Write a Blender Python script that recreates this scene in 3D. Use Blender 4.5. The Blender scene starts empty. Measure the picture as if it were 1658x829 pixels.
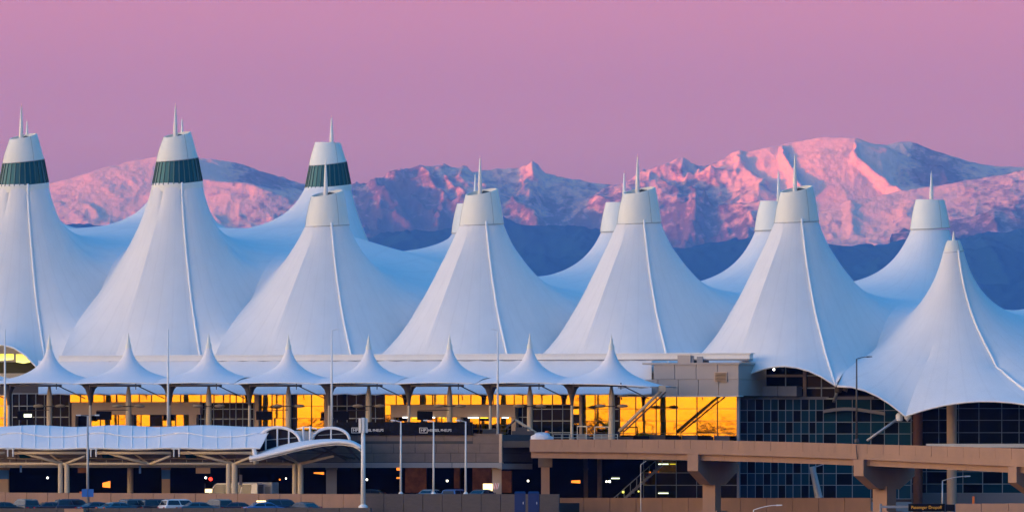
import bpy, math, random
import numpy as np
from mathutils import Vector, Matrix

# ---------------------------------------------------------------- camera, world, sun, exposure
F = 17500.0      # pixels (of a 1658 px wide picture) per unit slope: a long telephoto lens
HY = 775.0       # picture row of the horizon
CAMZ = 3.9
SC = bpy.context.scene
C = SC.collection
R = math.radians
random.seed(7); RNG = np.random.default_rng(11)

cam = bpy.data.cameras.new('camera'); camo = bpy.data.objects.new('camera', cam); C.objects.link(camo)
camo.location = (0, 0, CAMZ); camo.rotation_euler = (R(90), 0, 0)
cam.sensor_width = 36; cam.lens = F * 36 / 1658; cam.shift_y = (HY - 414.5) / 1658
cam.clip_start = 5; cam.clip_end = 300000
SC.camera = camo

SUN_AZ = R(46)            # to the left of straight behind the camera (sunrise in the south-east)
SUN_EL = R(-0.61)         # the sun is still below the plain: only the high peaks catch it
sundir = Vector((-math.sin(SUN_AZ) * math.cos(SUN_EL), -math.cos(SUN_AZ) * math.cos(SUN_EL), math.sin(SUN_EL)))
sl = bpy.data.lights.new('sun', 'SUN'); sl.energy = 5.0; sl.angle = R(0.5); sl.color = (1.0, 0.26, 0.36)
so = bpy.data.objects.new('sun', sl); C.objects.link(so)
so.rotation_euler = sundir.to_track_quat('Z', 'Y').to_euler(); so.location = (0, 0, 500)

W = bpy.data.worlds.new('World'); SC.world = W; W.use_nodes = True
nt = W.node_tree; nt.nodes.clear()
def N(t, **k):
    n = nt.nodes.new(t)
    for a_, v in k.items(): setattr(n, a_, v)
    return n
def M_(op, a_, b_=None, clamp=False):
    n = N('ShaderNodeMath', operation=op, use_clamp=clamp)
    for i, v in enumerate((a_, b_)):
        if v is None: continue
        if isinstance(v, (int, float)): n.inputs[i].default_value = v
        else: nt.links.new(v, n.inputs[i])
    return n.outputs[0]
out = N('ShaderNodeOutputWorld'); bg = N('ShaderNodeBackground'); nt.links.new(bg.outputs[0], out.inputs[0])
tc = N('ShaderNodeTexCoord'); sp = N('ShaderNodeSeparateXYZ'); nt.links.new(tc.outputs['Generated'], sp.inputs[0])
X, Y_, Z_ = sp.outputs
elev = M_('MAXIMUM', Z_, 0.0)
ramp = N('ShaderNodeValToRGB'); nt.links.new(M_('POWER', elev, 0.5), ramp.inputs[0])
cr = ramp.color_ramp; cr.interpolation = 'EASE'
stops = [(0.0, (0.20, 0.12, 0.40)), (0.15, (0.265, 0.112, 0.39)), (0.185, (0.35, 0.120, 0.405)), (0.222, (0.50, 0.162, 0.415)), (0.29, (0.36, 0.22, 0.48)),
         (0.38, (0.17, 0.28, 0.58)), (0.55, (0.04, 0.32, 0.75)), (1.0, (0.0, 0.27, 0.78))]
cr.elements[0].position = 0; cr.elements[0].color = (*stops[0][1], 1)
cr.elements[1].position = 1; cr.elements[1].color = (*stops[-1][1], 1)
for p_, c_ in stops[1:-1]:
    e = cr.elements.new(p_); e.color = (*c_, 1)
GLOW_AZ = R(38)
horiz = M_('SQRT', M_('ADD', M_('MULTIPLY', X, X), M_('MULTIPLY', Y_, Y_)))
az = M_('DIVIDE', M_('ADD', M_('MULTIPLY', X, -math.sin(GLOW_AZ)), M_('MULTIPLY', Y_, -math.cos(GLOW_AZ))), M_('MAXIMUM', horiz, 1e-4))
azc = M_('MAXIMUM', az, 0.0)
core = M_('MULTIPLY', M_('POWER', azc, 9.0), M_('EXPONENT', M_('MULTIPLY', elev, -1 / 0.05)))
broad_az = M_('DIVIDE', M_('ADD', M_('MULTIPLY', X, -math.sin(R(76))), M_('MULTIPLY', Y_, -math.cos(R(76)))), M_('MAXIMUM', horiz, 1e-4))
broad = M_('MULTIPLY', M_('POWER', M_('MAXIMUM', broad_az, 0.0), 2.3), M_('MULTIPLY', M_('EXPONENT', M_('MULTIPLY', elev, -1 / 0.155)), M_('SUBTRACT', 1.0, M_('EXPONENT', M_('MULTIPLY', elev, -1 / 0.07)))))
ramp2 = N('ShaderNodeValToRGB'); nt.links.new(M_('POWER', elev, 0.5), ramp2.inputs[0]); c2 = ramp2.color_ramp
c2.elements[0].color = (0.09, 0.29, 0.62, 1); c2.elements[1].color = (0.0, 0.27, 0.78, 1)
west = M_('MULTIPLY', M_('SUBTRACT', M_('MULTIPLY', az, -1.0), 0.5), 4.0, True)
mixn = N('ShaderNodeMix', data_type='RGBA'); nt.links.new(west, mixn.inputs[0]); nt.links.new(ramp2.outputs[0], mixn.inputs[6]); nt.links.new(ramp.outputs[0], mixn.inputs[7])
def scaled(col, fac):
    n = N('ShaderNodeVectorMath', operation='SCALE'); n.inputs[0].default_value = col; nt.links.new(fac, n.inputs['Scale']); return n.outputs[0]
def addv(a_, b_):
    n = N('ShaderNodeVectorMath', operation='ADD'); nt.links.new(a_, n.inputs[0]); nt.links.new(b_, n.inputs[1]); return n.outputs[0]
sky = N('ShaderNodeTexSky', sky_type='NISHITA'); sky.sun_disc = False
sky.sun_elevation = R(0.5); sky.sun_rotation = math.pi + SUN_AZ; sky.altitude = 1600
nk = N('ShaderNodeVectorMath', operation='SCALE'); nt.links.new(sky.outputs[0], nk.inputs[0]); nk.inputs['Scale'].default_value = 0.05
tot = addv(addv(mixn.outputs[2], scaled((4.0, 1.5, 0.01), core)), addv(scaled((19.5, 14.2, 11.2), broad), nk.outputs[0]))
nt.links.new(tot, bg.inputs[0]); bg.inputs[1].default_value = 0.47

vs = SC.view_settings; vs.view_transform = 'Standard'; vs.look = 'None'; vs.exposure = 1.10; vs.gamma = 1.0
SC.render.engine = 'CYCLES'; SC.cycles.use_denoising = True
SC.cycles.max_bounces = 6; SC.cycles.diffuse_bounces = 3; SC.cycles.glossy_bounces = 3; SC.cycles.volume_bounces = 0
SC.cycles.caustics_reflective = False; SC.cycles.caustics_refractive = False

# ---------------------------------------------------------------- materials (procedural)
def mat(name, col, rough=0.6, metal=0.0, col2=None, scale=1.0, amt=0.5, bump=0.0, bscale=None, emit=None, estr=1.0, spec=0.5, stretch=(1, 1, 1), coat=0.0):
    m = bpy.data.materials.new(name); m.use_nodes = True
    t = m.node_tree; b = t.nodes['Principled BSDF']
    b.inputs['Base Color'].default_value = (*col, 1); b.inputs['Roughness'].default_value = rough
    b.inputs['Metallic'].default_value = metal; b.inputs['Specular IOR Level'].default_value = spec
    b.inputs['Coat Weight'].default_value = coat
    if emit: b.inputs['Emission Color'].default_value = (*emit, 1); b.inputs['Emission Strength'].default_value = estr
    g = t.nodes.new('ShaderNodeNewGeometry'); mp = t.nodes.new('ShaderNodeMapping')
    t.links.new(g.outputs['Position'], mp.inputs[0]); mp.inputs['Scale'].default_value = stretch
    if col2:
        n = t.nodes.new('ShaderNodeTexNoise'); n.inputs['Scale'].default_value = scale; n.inputs['Detail'].default_value = 6; n.inputs['Roughness'].default_value = 0.62
        t.links.new(mp.outputs[0], n.inputs[0])
        r_ = t.nodes.new('ShaderNodeMapRange'); r_.inputs[1].default_value = 0.5 - 0.5 * (1.15 - amt); r_.inputs[2].default_value = 0.5 + 0.5 * (1.15 - amt)
        t.links.new(n.outputs[0], r_.inputs[0])
        x = t.nodes.new('ShaderNodeMix'); x.data_type = 'RGBA'; x.inputs[6].default_value = (*col, 1); x.inputs[7].default_value = (*col2, 1)
        t.links.new(r_.outputs[0], x.inputs[0]); t.links.new(x.outputs[2], b.inputs['Base Color'])
    if bump:
        n2 = t.nodes.new('ShaderNodeTexNoise'); n2.inputs['Scale'].default_value = bscale or scale * 4; n2.inputs['Detail'].default_value = 5
        t.links.new(mp.outputs[0], n2.inputs[0])
        bm_ = t.nodes.new('ShaderNodeBump'); bm_.inputs['Strength'].default_value = bump; bm_.inputs['Distance'].default_value = 0.05
        t.links.new(n2.outputs[0], bm_.inputs['Height']); t.links.new(bm_.outputs[0], b.inputs['Normal'])
    return m
MT = dict(
    fabric=mat('tent_fabric', (0.86, 0.86, 0.85), 0.75, col2=(0.76, 0.76, 0.75), scale=0.7, amt=0.3, bump=0.2, bscale=0.7, spec=0.3, stretch=(1, 1, 0.22)),
    fabric2=mat('canopy_fabric', (0.85, 0.85, 0.86), 0.7, col2=(0.76, 0.76, 0.77), scale=0.7, amt=0.2, bump=0.15, bscale=1.2, spec=0.3),
    seam=mat('seam_white', (0.95, 0.94, 0.92), 0.5, col2=(0.90, 0.89, 0.88), scale=2),
    cap=mat('cap_fibreglass', (0.86, 0.86, 0.78), 0.45, col2=(0.74, 0.75, 0.67), scale=0.9, amt=0.25, stretch=(1, 1, 0.3), bump=0.05),
    capdark=mat('cap_inside', (0.05, 0.05, 0.045), 0.7, col2=(0.09, 0.08, 0.06), scale=4),
    teal=mat('band_glass', (0.02, 0.10, 0.115), 0.12, metal=0.55, col2=(0.02, 0.09, 0.10), scale=0.8, amt=0.4),
    mast=mat('mast_white', (0.92, 0.90, 0.85), 0.4, col2=(0.84, 0.82, 0.78), scale=3),
)
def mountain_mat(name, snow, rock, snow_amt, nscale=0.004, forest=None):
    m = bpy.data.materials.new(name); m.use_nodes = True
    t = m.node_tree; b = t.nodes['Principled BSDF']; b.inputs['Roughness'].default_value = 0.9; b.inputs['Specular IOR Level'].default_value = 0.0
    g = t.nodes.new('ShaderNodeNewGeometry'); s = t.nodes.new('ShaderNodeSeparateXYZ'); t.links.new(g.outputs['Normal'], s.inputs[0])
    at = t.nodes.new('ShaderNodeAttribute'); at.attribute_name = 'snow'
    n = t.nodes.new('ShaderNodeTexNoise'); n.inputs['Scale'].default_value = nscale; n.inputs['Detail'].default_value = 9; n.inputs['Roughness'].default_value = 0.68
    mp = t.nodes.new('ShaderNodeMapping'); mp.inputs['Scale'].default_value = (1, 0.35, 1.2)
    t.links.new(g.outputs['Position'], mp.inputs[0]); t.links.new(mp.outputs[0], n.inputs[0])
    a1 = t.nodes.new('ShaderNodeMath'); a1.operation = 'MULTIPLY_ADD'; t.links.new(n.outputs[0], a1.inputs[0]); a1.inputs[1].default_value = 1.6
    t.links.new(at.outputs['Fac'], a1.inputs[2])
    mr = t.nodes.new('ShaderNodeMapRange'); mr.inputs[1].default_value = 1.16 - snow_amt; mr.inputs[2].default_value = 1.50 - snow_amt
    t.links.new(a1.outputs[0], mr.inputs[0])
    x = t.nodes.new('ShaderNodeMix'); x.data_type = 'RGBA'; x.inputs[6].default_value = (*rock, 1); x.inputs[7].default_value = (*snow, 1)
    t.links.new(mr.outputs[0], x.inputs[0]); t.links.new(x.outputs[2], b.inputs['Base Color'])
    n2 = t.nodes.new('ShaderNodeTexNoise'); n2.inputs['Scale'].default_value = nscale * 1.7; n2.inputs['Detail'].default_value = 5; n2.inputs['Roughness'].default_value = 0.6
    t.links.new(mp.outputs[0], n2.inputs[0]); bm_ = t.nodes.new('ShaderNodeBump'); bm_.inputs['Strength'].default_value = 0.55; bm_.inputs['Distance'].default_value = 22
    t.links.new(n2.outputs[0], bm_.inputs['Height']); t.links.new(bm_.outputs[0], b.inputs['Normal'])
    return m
MT['range'] = mountain_mat('snowy_range', (0.68, 0.44, 0.66), (0.12, 0.08, 0.12), 0.37, 0.013)  # pink dawn light and purple shade are tinted into the snow colour
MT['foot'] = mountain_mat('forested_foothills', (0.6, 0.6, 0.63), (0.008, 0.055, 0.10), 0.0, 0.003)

def add_seams(m, k=0.5, width=0.06, dark=0.965):
    t = m.node_tree; b = t.nodes['Principled BSDF']; src = b.inputs['Base Color'].links[0].from_socket
    uv = t.nodes.new('ShaderNodeUVMap'); s = t.nodes.new('ShaderNodeSeparateXYZ'); t.links.new(uv.outputs[0], s.inputs[0])
    def mm(op, a_, b_):
        n = t.nodes.new('ShaderNodeMath'); n.operation = op
        for i, v in enumerate((a_, b_)):
            if isinstance(v, (int, float)): n.inputs[i].default_value = v
            else: t.links.new(v, n.inputs[i])
        return n.outputs[0]
    fr = mm('FRACT', mm('MULTIPLY', s.outputs[0], k), 0); near = mm('LESS_THAN', mm('ABSOLUTE', mm('SUBTRACT', fr, 0.5), 0), width)
    near2 = mm('LESS_THAN', mm('ABSOLUTE', mm('SUBTRACT', mm('FRACT', mm('MULTIPLY', s.outputs[1], 1.0), 0), 0.5), 0), 0.02)
    lines = near
    x = t.nodes.new('ShaderNodeMix'); x.data_type = 'RGBA'; x.blend_type = 'MULTIPLY'; x.inputs[7].default_value = (dark, dark, dark, 1)
    t.links.new(lines, x.inputs[0]); t.links.new(src, x.inputs[6]); t.links.new(x.outputs[2], b.inputs['Base Color'])
add_seams(MT['fabric'])

# ---------------------------------------------------------------- frame of the terminal: rows run along r, w metres towards the viewer along n
AN = R(19); CA, SA, TA = math.cos(AN), math.sin(AN), math.tan(AN)
X0 = (1035 - 829) * 1200 / F
def XY(px, w=0.0):
    Y = (1200 + TA * X0 - w / CA) / (1 + TA * (px - 829) / F)
    return (px - 829) * Y / F, Y
def ZZ(py, Y): return CAMZ + (HY - py) * Y / F
def P(px, py, w=0.0):
    x, y = XY(px, w); return Vector((x, y, ZZ(py, y)))
def A(px, py, Y): return Vector(((px - 829) * Y / F, Y, ZZ(py, Y)))
RV = Vector((CA, -SA, 0)); NV = Vector((-SA, -CA, 0)); UP = Vector((0, 0, 1))

# ---------------------------------------------------------------- mesh builder and scene helpers
class MB:
    def __init__(s): s.v = []; s.f = []
    def add(s, vs_, fs):
        o = len(s.v); s.v += [tuple(v) for v in vs_]; s.f += [tuple(i + o for i in f) for f in fs]
    def quad(s, a_, b_, c_, d_): s.add([a_, b_, c_, d_], [(0, 1, 2, 3)])
    def hexa(s, lo, hi):
        s.add(list(lo) + list(hi), [(3, 2, 1, 0), (4, 5, 6, 7), (0, 1, 5, 4), (1, 2, 6, 5), (2, 3, 7, 6), (3, 0, 4, 7)])
    def box(s, x0, x1, y0, y1, z0, z1):
        s.hexa([(x0, y0, z0), (x1, y0, z0), (x1, y1, z0), (x0, y1, z0)], [(x0, y0, z1), (x1, y0, z1), (x1, y1, z1), (x0, y1, z1)])
    def obox(s, p0, p1, z0, z1, depth):          # vertical slab from plan point p0 to p1, `depth` metres away from the viewer
        p0 = Vector((p0[0], p0[1], 0)); p1 = Vector((p1[0], p1[1], 0)); d = (p1 - p0).normalized(); n = Vector((-d.y, d.x, 0)) * depth
        q = [p0, p1, p1 + n, p0 + n]
        s.hexa([(v.x, v.y, z0) for v in q], [(v.x, v.y, z1) for v in q])
    def tube(s, p, q, r0, r1=None, n=8, cap=True):
        p = Vector(p); q = Vector(q); r1 = r0 if r1 is None else r1
        d = (q - p).normalized(); u = d.cross(Vector((0, 0, 1)) if abs(d.z) < 0.9 else Vector((1, 0, 0))).normalized(); v = d.cross(u)
        vv = []
        for c_, r_ in ((p, r0), (q, r1)):
            for i in range(n):
                t = 2 * math.pi * i / n; vv.append(c_ + (u * math.cos(t) + v * math.sin(t)) * r_)
        ff = [(i, i + n, (i + 1) % n + n, (i + 1) % n) for i in range(n)]
        if cap: ff += [tuple(range(n)), tuple(range(2 * n - 1, n - 1, -1))]
        s.add(vv, ff)
    def path(s, pts, r, n=6):
        pts = [Vector(p) for p in pts]; pts = [p for i, p in enumerate(pts) if i == 0 or (p - pts[i - 1]).length > 1e-4]
        m = len(pts); vv = []; u = None
        for i, p in enumerate(pts):
            d = (pts[min(i + 1, m - 1)] - pts[max(i - 1, 0)]).normalized()
            if u is None: u = d.cross(Vector((0, 0, 1)) if abs(d.z) < 0.9 else Vector((1, 0, 0))).normalized()
            u = (u - d * u.dot(d)).normalized(); v = d.cross(u)
            for k in range(n): t = 2 * math.pi * k / n; vv.append(p + (u * math.cos(t) + v * math.sin(t)) * r)
        s.add(vv, [(i * n + k, (i + 1) * n + k, (i + 1) * n + (k + 1) % n, i * n + (k + 1) % n) for i in range(m - 1) for k in range(n)] + [tuple(range(n)), tuple(range(m * n - 1, (m - 1) * n - 1, -1))])
    def lathe(s, prof, n=24, c=(0, 0, 0), cap=True):
        vv = []
        for r_, z in prof:
            for i in range(n):
                t = 2 * math.pi * i / n; vv.append((c[0] + r_ * math.cos(t), c[1] + r_ * math.sin(t), c[2] + z))
        ff = []
        for k in range(len(prof) - 1):
            for i in range(n):
                j = (i + 1) % n; ff.append((k * n + i, k * n + j, (k + 1) * n + j, (k + 1) * n + i))
        if cap: ff += [tuple(range(n - 1, -1, -1)), tuple(range((len(prof) - 1) * n, len(prof) * n))]
        s.add(vv, ff)
    def grid(s, pts):                            # pts[i][j]
        ni, nj = len(pts), len(pts[0]); vv = [p for row in pts for p in row]
        s.add(vv, [(i * nj + j, (i + 1) * nj + j, (i + 1) * nj + j + 1, i * nj + j + 1) for i in range(ni - 1) for j in range(nj - 1)])
    def shell(s, pts, th, up=(0, 0, -1)):        # a grid with thickness
        up = Vector(up) * th; ni, nj = len(pts), len(pts[0])
        s.grid(pts); lo = [[Vector(p) + up for p in row] for row in pts]
        s.grid([row[::-1] for row in lo])
        ring = [(0, j) for j in range(nj)] + [(i, nj - 1) for i in range(1, ni)] + [(ni - 1, j) for j in range(nj - 2, -1, -1)] + [(i, 0) for i in range(ni - 2, 0, -1)]
        for a_, b_ in zip(ring, ring[1:] + ring[:1]):
            s.quad(pts[a_[0]][a_[1]], pts[b_[0]][b_[1]], lo[b_[0]][b_[1]], lo[a_[0]][a_[1]])
    def prism(s, poly, a_, b_):                  # poly: list of (x, z) in local frame, extruded along y from a_ to b_
        n = len(poly); s.add([(x, a_, z) for x, z in poly] + [(x, b_, z) for x, z in poly],
              [tuple(range(n)), tuple(range(2 * n - 1, n - 1, -1))] + [(i, i + n, (i + 1) % n + n, (i + 1) % n) for i in range(n)])
ORG = {}
def link(o, parent=None):
    C.objects.link(o)
    if parent: o.parent = parent
    return o
def build(name, mb, m, parent=None, smooth=False, angle=None):
    """one mesh object from a builder; vertices are world coordinates when the parent thing stands at a world place"""
    me = bpy.data.meshes.new(name)
    root = parent
    off = Vector((0, 0, 0))
    while root is not None:
        off += Vector(ORG.get(root.name, (0, 0, 0))); root = root.parent
    vv = [(v[0] - off.x, v[1] - off.y, v[2] - off.z) for v in mb.v] if off.length else mb.v
    me.from_pydata(vv, [], mb.f); me.update(); me.materials.append(MT[m] if isinstance(m, str) else m)
    if smooth:
        me.shade_smooth()
        if angle: me.set_sharp_from_angle(angle=R(angle))
    return link(bpy.data.objects.new(name, me), parent)
def tag(o, label=None, cat=None, group=None, kind=None):
    if label: o['label'] = label
    if cat: o['category'] = cat
    if group: o['group'] = group
    if kind: o['kind'] = kind
    return o
def thing(name, label, cat, loc=(0, 0, 0), rz=0.0, group=None):
    o = bpy.data.objects.new(name, None); o.empty_display_size = 0.5; o.location = loc; o.rotation_euler = (0, 0, rz)
    C.objects.link(o); tag(o, label, cat, group); ORG[o.name] = tuple(loc); return o
def copy_tree(o, parent=None):
    c_ = o.copy(); C.objects.link(c_); c_.parent = parent
    for ch in list(o.children): copy_tree(ch, c_)
    return c_
def place(root, first, loc, rz, label, group=None):
    o = root if first else copy_tree(root)
    o.location = loc; o.rotation_euler = (0, 0, rz); o['label'] = label
    if group: o['group'] = group
    return o
def txt(body, size, m, parent, loc, rot, name='lettering', sx=1.0, ext=0.01):
    cu = bpy.data.curves.new(name, 'FONT'); cu.body = body; cu.size = size; cu.extrude = ext; cu.align_x = 'CENTER'; cu.align_y = 'CENTER'
    to = bpy.data.objects.new(name + '_tmp', cu); C.objects.link(to)
    me = bpy.data.meshes.new_from_object(to.evaluated_get(bpy.context.evaluated_depsgraph_get())); bpy.data.objects.remove(to)
    me.materials.append(MT[m]); o = bpy.data.objects.new(name, me); C.objects.link(o)
    o.parent = parent; o.location = loc; o.rotation_euler = rot; o.scale = (sx, 1, 1); return o

# ---------------------------------------------------------------- noise
def _h(ix, iy, s):
    n = (ix.astype(np.int64) * 374761393 + iy.astype(np.int64) * 668265263 + s * 974634777) & 0x7fffffff
    n = ((n ^ (n >> 13)) * 1274126177) & 0x7fffffff
    return ((n ^ (n >> 16)) & 0xffffff) / float(0xffffff)
def vn(x, y, s=0):
    ix = np.floor(x); iy = np.floor(y); fx = x - ix; fy = y - iy
    fx = fx * fx * fx * (fx * (fx * 6 - 15) + 10); fy = fy * fy * fy * (fy * (fy * 6 - 15) + 10)
    return (_h(ix, iy, s) * (1 - fx) + _h(ix + 1, iy, s) * fx) * (1 - fy) + (_h(ix, iy + 1, s) * (1 - fx) + _h(ix + 1, iy + 1, s) * fx) * fy
def ridged(x, y, s, octv=5, gain=0.52):
    r_ = 0; a_ = 1; tot_ = 0; w_ = 1.0
    for o in range(octv):
        n = 1 - np.abs(2 * vn(x, y, s + o) - 1); n = n * n * w_; w_ = np.clip(n * 1.6, 0.25, 1)
        r_ = r_ + a_ * n; tot_ += a_; a_ *= gain; x, y = (x * 1.6 + y * 1.2) * 1.02 + 7.3, (y * 1.6 - x * 1.2) * 1.02 - 3.1
    return r_ / tot_
def fbm(x, y, s, octv=5):
    r_ = 0; a_ = 1; t = 0
    for o in range(octv):
        r_ = r_ + a_ * vn(x, y, s + o); t += a_; a_ *= 0.5; x, y = x * 2.03 + 5.1, y * 2.03 + 1.7
    return r_ / t
# ================================================================ SETTING: ground, mountains
def add_ground():
    def axis(lo, hi, c0, c1, n):
        return sorted(set([lo, hi] + list(np.linspace(c0, c1, n)) + [lo + (c0 - lo) * t for t in (0.5, 0.8, 0.95)] + [hi - (hi - c1) * t for t in (0.5, 0.8, 0.95)]))
    xs = axis(-138000, 60000, -400, 400, 17); ys = axis(-40000, 84000, -200, 2200, 25)
    mb = MB(); mb.grid([[(x, y, 0.0) for y in ys] for x in xs])
    g = build('ground', mb, 'ground'); tag(g, kind='structure')
MT['ground'] = mat('ground_plain', (0.055, 0.052, 0.05), 0.9, col2=(0.075, 0.07, 0.06), scale=0.02, amt=0.2, bump=0.2, bscale=2)
add_ground()

def segdist(gx, gy, pts):
    """for every grid point: the ridge height carried by the nearest places of a 3D polyline"""
    out_ = []
    for (a_, b_) in zip(pts, pts[1:]):
        dx, dy = b_[0] - a_[0], b_[1] - a_[1]; L2 = dx * dx + dy * dy + 1e-6
        t = np.clip(((gx - a_[0]) * dx + (gy - a_[1]) * dy) / L2, 0, 1)
        px_, py_ = a_[0] + t * dx, a_[1] + t * dy
        out_.append((np.hypot(gx - px_, (gy - py_)), a_[2] + t * (b_[2] - a_[2]), gy - py_))
    return out_
DK = 0.45
def K(px, py, ykm, dk=None):
    v = A(px, py, (71 + (ykm - 71) * DK) * 1000 if ykm > 63 else ykm * 1000); return (v.x, v.y, v.z)
def XG(x0, x1, nx):
    if x1 - x0 < 5000: return np.linspace(x0, x1, nx)
    return np.concatenate([np.linspace(-21000, x0, 111)[:-1], np.linspace(x0, x1, nx - 220), np.linspace(x1, 21000, 111)[1:]])
def wing(side, py, amp, ykm, seed):
    rr = random.Random(seed); xs = range(-80, -5300, -95) if side < 0 else range(1760, 7000, 95)
    pts = [K(px, py + rr.uniform(-amp, amp) + 14 * math.sin(px / 420.0), ykm + rr.uniform(-.4, .4)) for px in xs]
    return pts if side > 0 else pts[::-1]
def terrain(name, ridges, x0, x1, nx, y0, y1, ny, noise, base, m, snow=None, fk=1.0):
    base = -8
    gx, gy = np.meshgrid(XG(x0, x1, nx), np.linspace(y0, y1, ny), indexing='ij')
    z = np.full(gx.shape, -1e9)
    warp = (fbm(gx / 700, gy / 900, 90) - 0.5) * 260
    for pts, front, side in ridges:
        for d, zr, dy in segdist(gx + warp, gy + warp * 0.7, pts):
            sl_ = np.where(dy < 0, front, side)
            hz = zr - sl_ * fk * d
            z = np.maximum(z, hz) + 0.35 * np.clip(12 - np.abs(z - hz), 0, 12) ** 2 / 48
    px = gx / gy * F + 829
    z = z + noise(gx, gy, z, px)
    z = np.maximum(z, base + 0.02 * (z - base))
    me = bpy.data.meshes.new(name)
    co = np.stack([gx, gy, z], -1).reshape(-1, 3).astype(np.float32)
    idx = np.arange(nx * ny).reshape(nx, ny)
    q = np.stack([idx[:-1, :-1], idx[1:, :-1], idx[1:, 1:], idx[:-1, 1:]], -1).reshape(-1, 4)
    me.vertices.add(len(co)); me.vertices.foreach_set('co', co.ravel())
    me.loops.add(q.size); me.loops.foreach_set('vertex_index', q.ravel().astype(np.int32))
    me.polygons.add(len(q)); me.polygons.foreach_set('loop_start', np.arange(0, q.size, 4, dtype=np.int32)); me.polygons.foreach_set('loop_total', np.full(len(q), 4, np.int32))
    me.update(calc_edges=True); me.shade_smooth()
    at = me.attributes.new('snow', 'FLOAT', 'POINT')
    s = snow(gx, gy, z, px) if snow is not None else np.zeros(gx.shape)
    at.data.foreach_set('value', s.astype(np.float32).ravel())
    me.materials.append(MT[m]); o = bpy.data.objects.new(name, me); C.objects.link(o); tag(o, kind='structure'); return o
def gs(px, c, w): return np.exp(-((px - c) / w) ** 2)
# --- the snowy main range (about 65 to 74 km away)
S1, S2 = 0.16, 0.5
range_ridges = [
  # left dome with its shaded back ridge
  ([K(40, 335, 71.5), K(95, 312, 71.5), K(120, 292, 71.2), K(160, 270, 71), K(200, 258, 70.8), K(250, 251, 70.5), K(300, 254, 71.5)], 0.15, 0.5),
  ([K(290, 256, 72.5), K(330, 257, 72.7), K(380, 265, 73), K(430, 278, 73), K(480, 291, 73), K(540, 300, 73), K(600, 290, 73), K(650, 272, 73)], 0.20, 0.5),
  ([K(300, 290, 69), K(335, 287, 68.5), K(390, 295, 68), K(430, 308, 67.5), K(465, 330, 67), K(480, 350, 66.5)], 0.17, 0.35),
  ([K(225, 254, 71), K(262, 290, 69.5), K(285, 325, 68), K(300, 350, 67)], 0.35, 0.4),
  # middle
  ([K(600, 292, 71.5), K(625, 280, 71), K(650, 265, 70.6), K(690, 262, 70.8), K(720, 269, 71), K(760, 275, 71.2), K(800, 273, 71.5), K(850, 267, 71.5), K(900, 276, 71.7), K(950, 290, 72), K(1000, 294, 72), K(1045, 289, 71.5)], 0.16, 0.4),
  ([K(575, 300, 70), K(610, 300, 69), K(640, 318, 68.2), K(670, 340, 67.3)], 0.4, 0.4),
  ([K(690, 263, 70.8), K(720, 295, 69.5), K(745, 325, 68.3), K(760, 350, 67.3)], 0.4, 0.4),
  ([K(850, 276, 71.3), K(845, 300, 70), K(825, 322, 68.6), K(850, 345, 67.5), K(880, 368, 66.5)], 0.35, 0.4),
  ([K(950, 290, 72), K(960, 320, 70), K(950, 345, 68.5)], 0.3, 0.4),
  # right massif
  ([K(1045, 289, 71.5), K(1070, 275, 71), K(1110, 263, 70.8), K(1150, 255, 71), K(1200, 244, 71), K(1250, 236, 71), K(1290, 228, 71.3), K(1340, 221, 71), K(1388, 223, 70.4), K(1408, 231, 71), K(1438, 234, 72), K(1462, 229, 72), K(1480, 229, 72), K(1505, 240, 72.5), K(1550, 258, 73), K(1600, 267, 73), K(1660, 268, 73), K(1740, 262, 73)], 0.17, 0.5),
  ([K(1385, 223, 70.4), K(1402, 250, 69.3), K(1422, 278, 68.4), K(1450, 305, 67.3)], 0.62, 0.62),
  ([K(1262, 233, 71), K(1274, 252, 69.8), K(1286, 276, 68.7), K(1296, 300, 67.8)], 0.62, 0.62),
  ([K(1340, 221, 71), K(1346, 250, 70.0), K(1350, 285, 68.6)], 0.3, 0.35),
  ([K(1470, 229, 72), K(1480, 255, 70.6), K(1500, 285, 69.0)], 0.45, 0.5),
  ([K(1180, 248, 71), K(1200, 270, 69.8), K(1230, 300, 68.0)], 0.3, 0.35),
  ([K(1320, 340, 66.5), K(1390, 320, 66.7), K(1450, 306, 67), K(1540, 294, 67), K(1600, 284, 67), K(1660, 272, 67), K(1740, 262, 67)], 0.14, 0.5),
  ([K(1050, 289, 70.5), K(1075, 279, 69.5), K(1100, 300, 68.6), K(1112, 322, 67.8), K(1165, 322, 67.5), K(1205, 324, 67.3), K(1245, 326, 67)], 0.24, 0.5),
  ([K(1112, 322, 67.8), K(1120, 352, 66.9), K(1140, 385, 65.9)], 0.5, 0.5),
  ([K(1205, 324, 67.3), K(1215, 350, 66.5), K(1230, 380, 65.8)], 0.5, 0.5),
  (wing(-1, 285, 26, 71.5, 1) + [K(40, 335, 71.5)], 0.17, 0.45), ([K(1740, 262, 73)] + wing(1, 275, 26, 71.5, 2), 0.17, 0.45),
]
def range_noise(gx, gy, z, px):
    sm = np.clip(0.85 * gs(px, 250, 260) + 1.0 * gs(px, 1400, 190) + 0.5 * gs(px, 1620, 90) - 0.6 * gs(px, 1120, 90), 0, 1)
    rug = np.clip(0.46 - 0.36 * sm + 0.9 * gs(px, 640, 110) + 0.9 * gs(px, 1120, 80) + 0.35 * gs(px, 860, 60) + 0.5 * gs(px, 1460, 70) * (z > 1900), 0.10, 1.4)
    rug = rug + 0.4 * (1 - np.clip((z - 1500) / 350, 0, 1))
    n = ridged(gx / 330, gy / 900, 3, 6) - 0.42
    n2 = ridged(gx / 130, gy / 320, 23, 4) - 0.42
    return (n * 120 + n2 * 34 + (ridged(gx / 52, gy / 150, 43, 2) - 0.4) * 11) * rug * np.clip((2230 - z) / 240 + 0.15, 0.12, 1)
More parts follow.
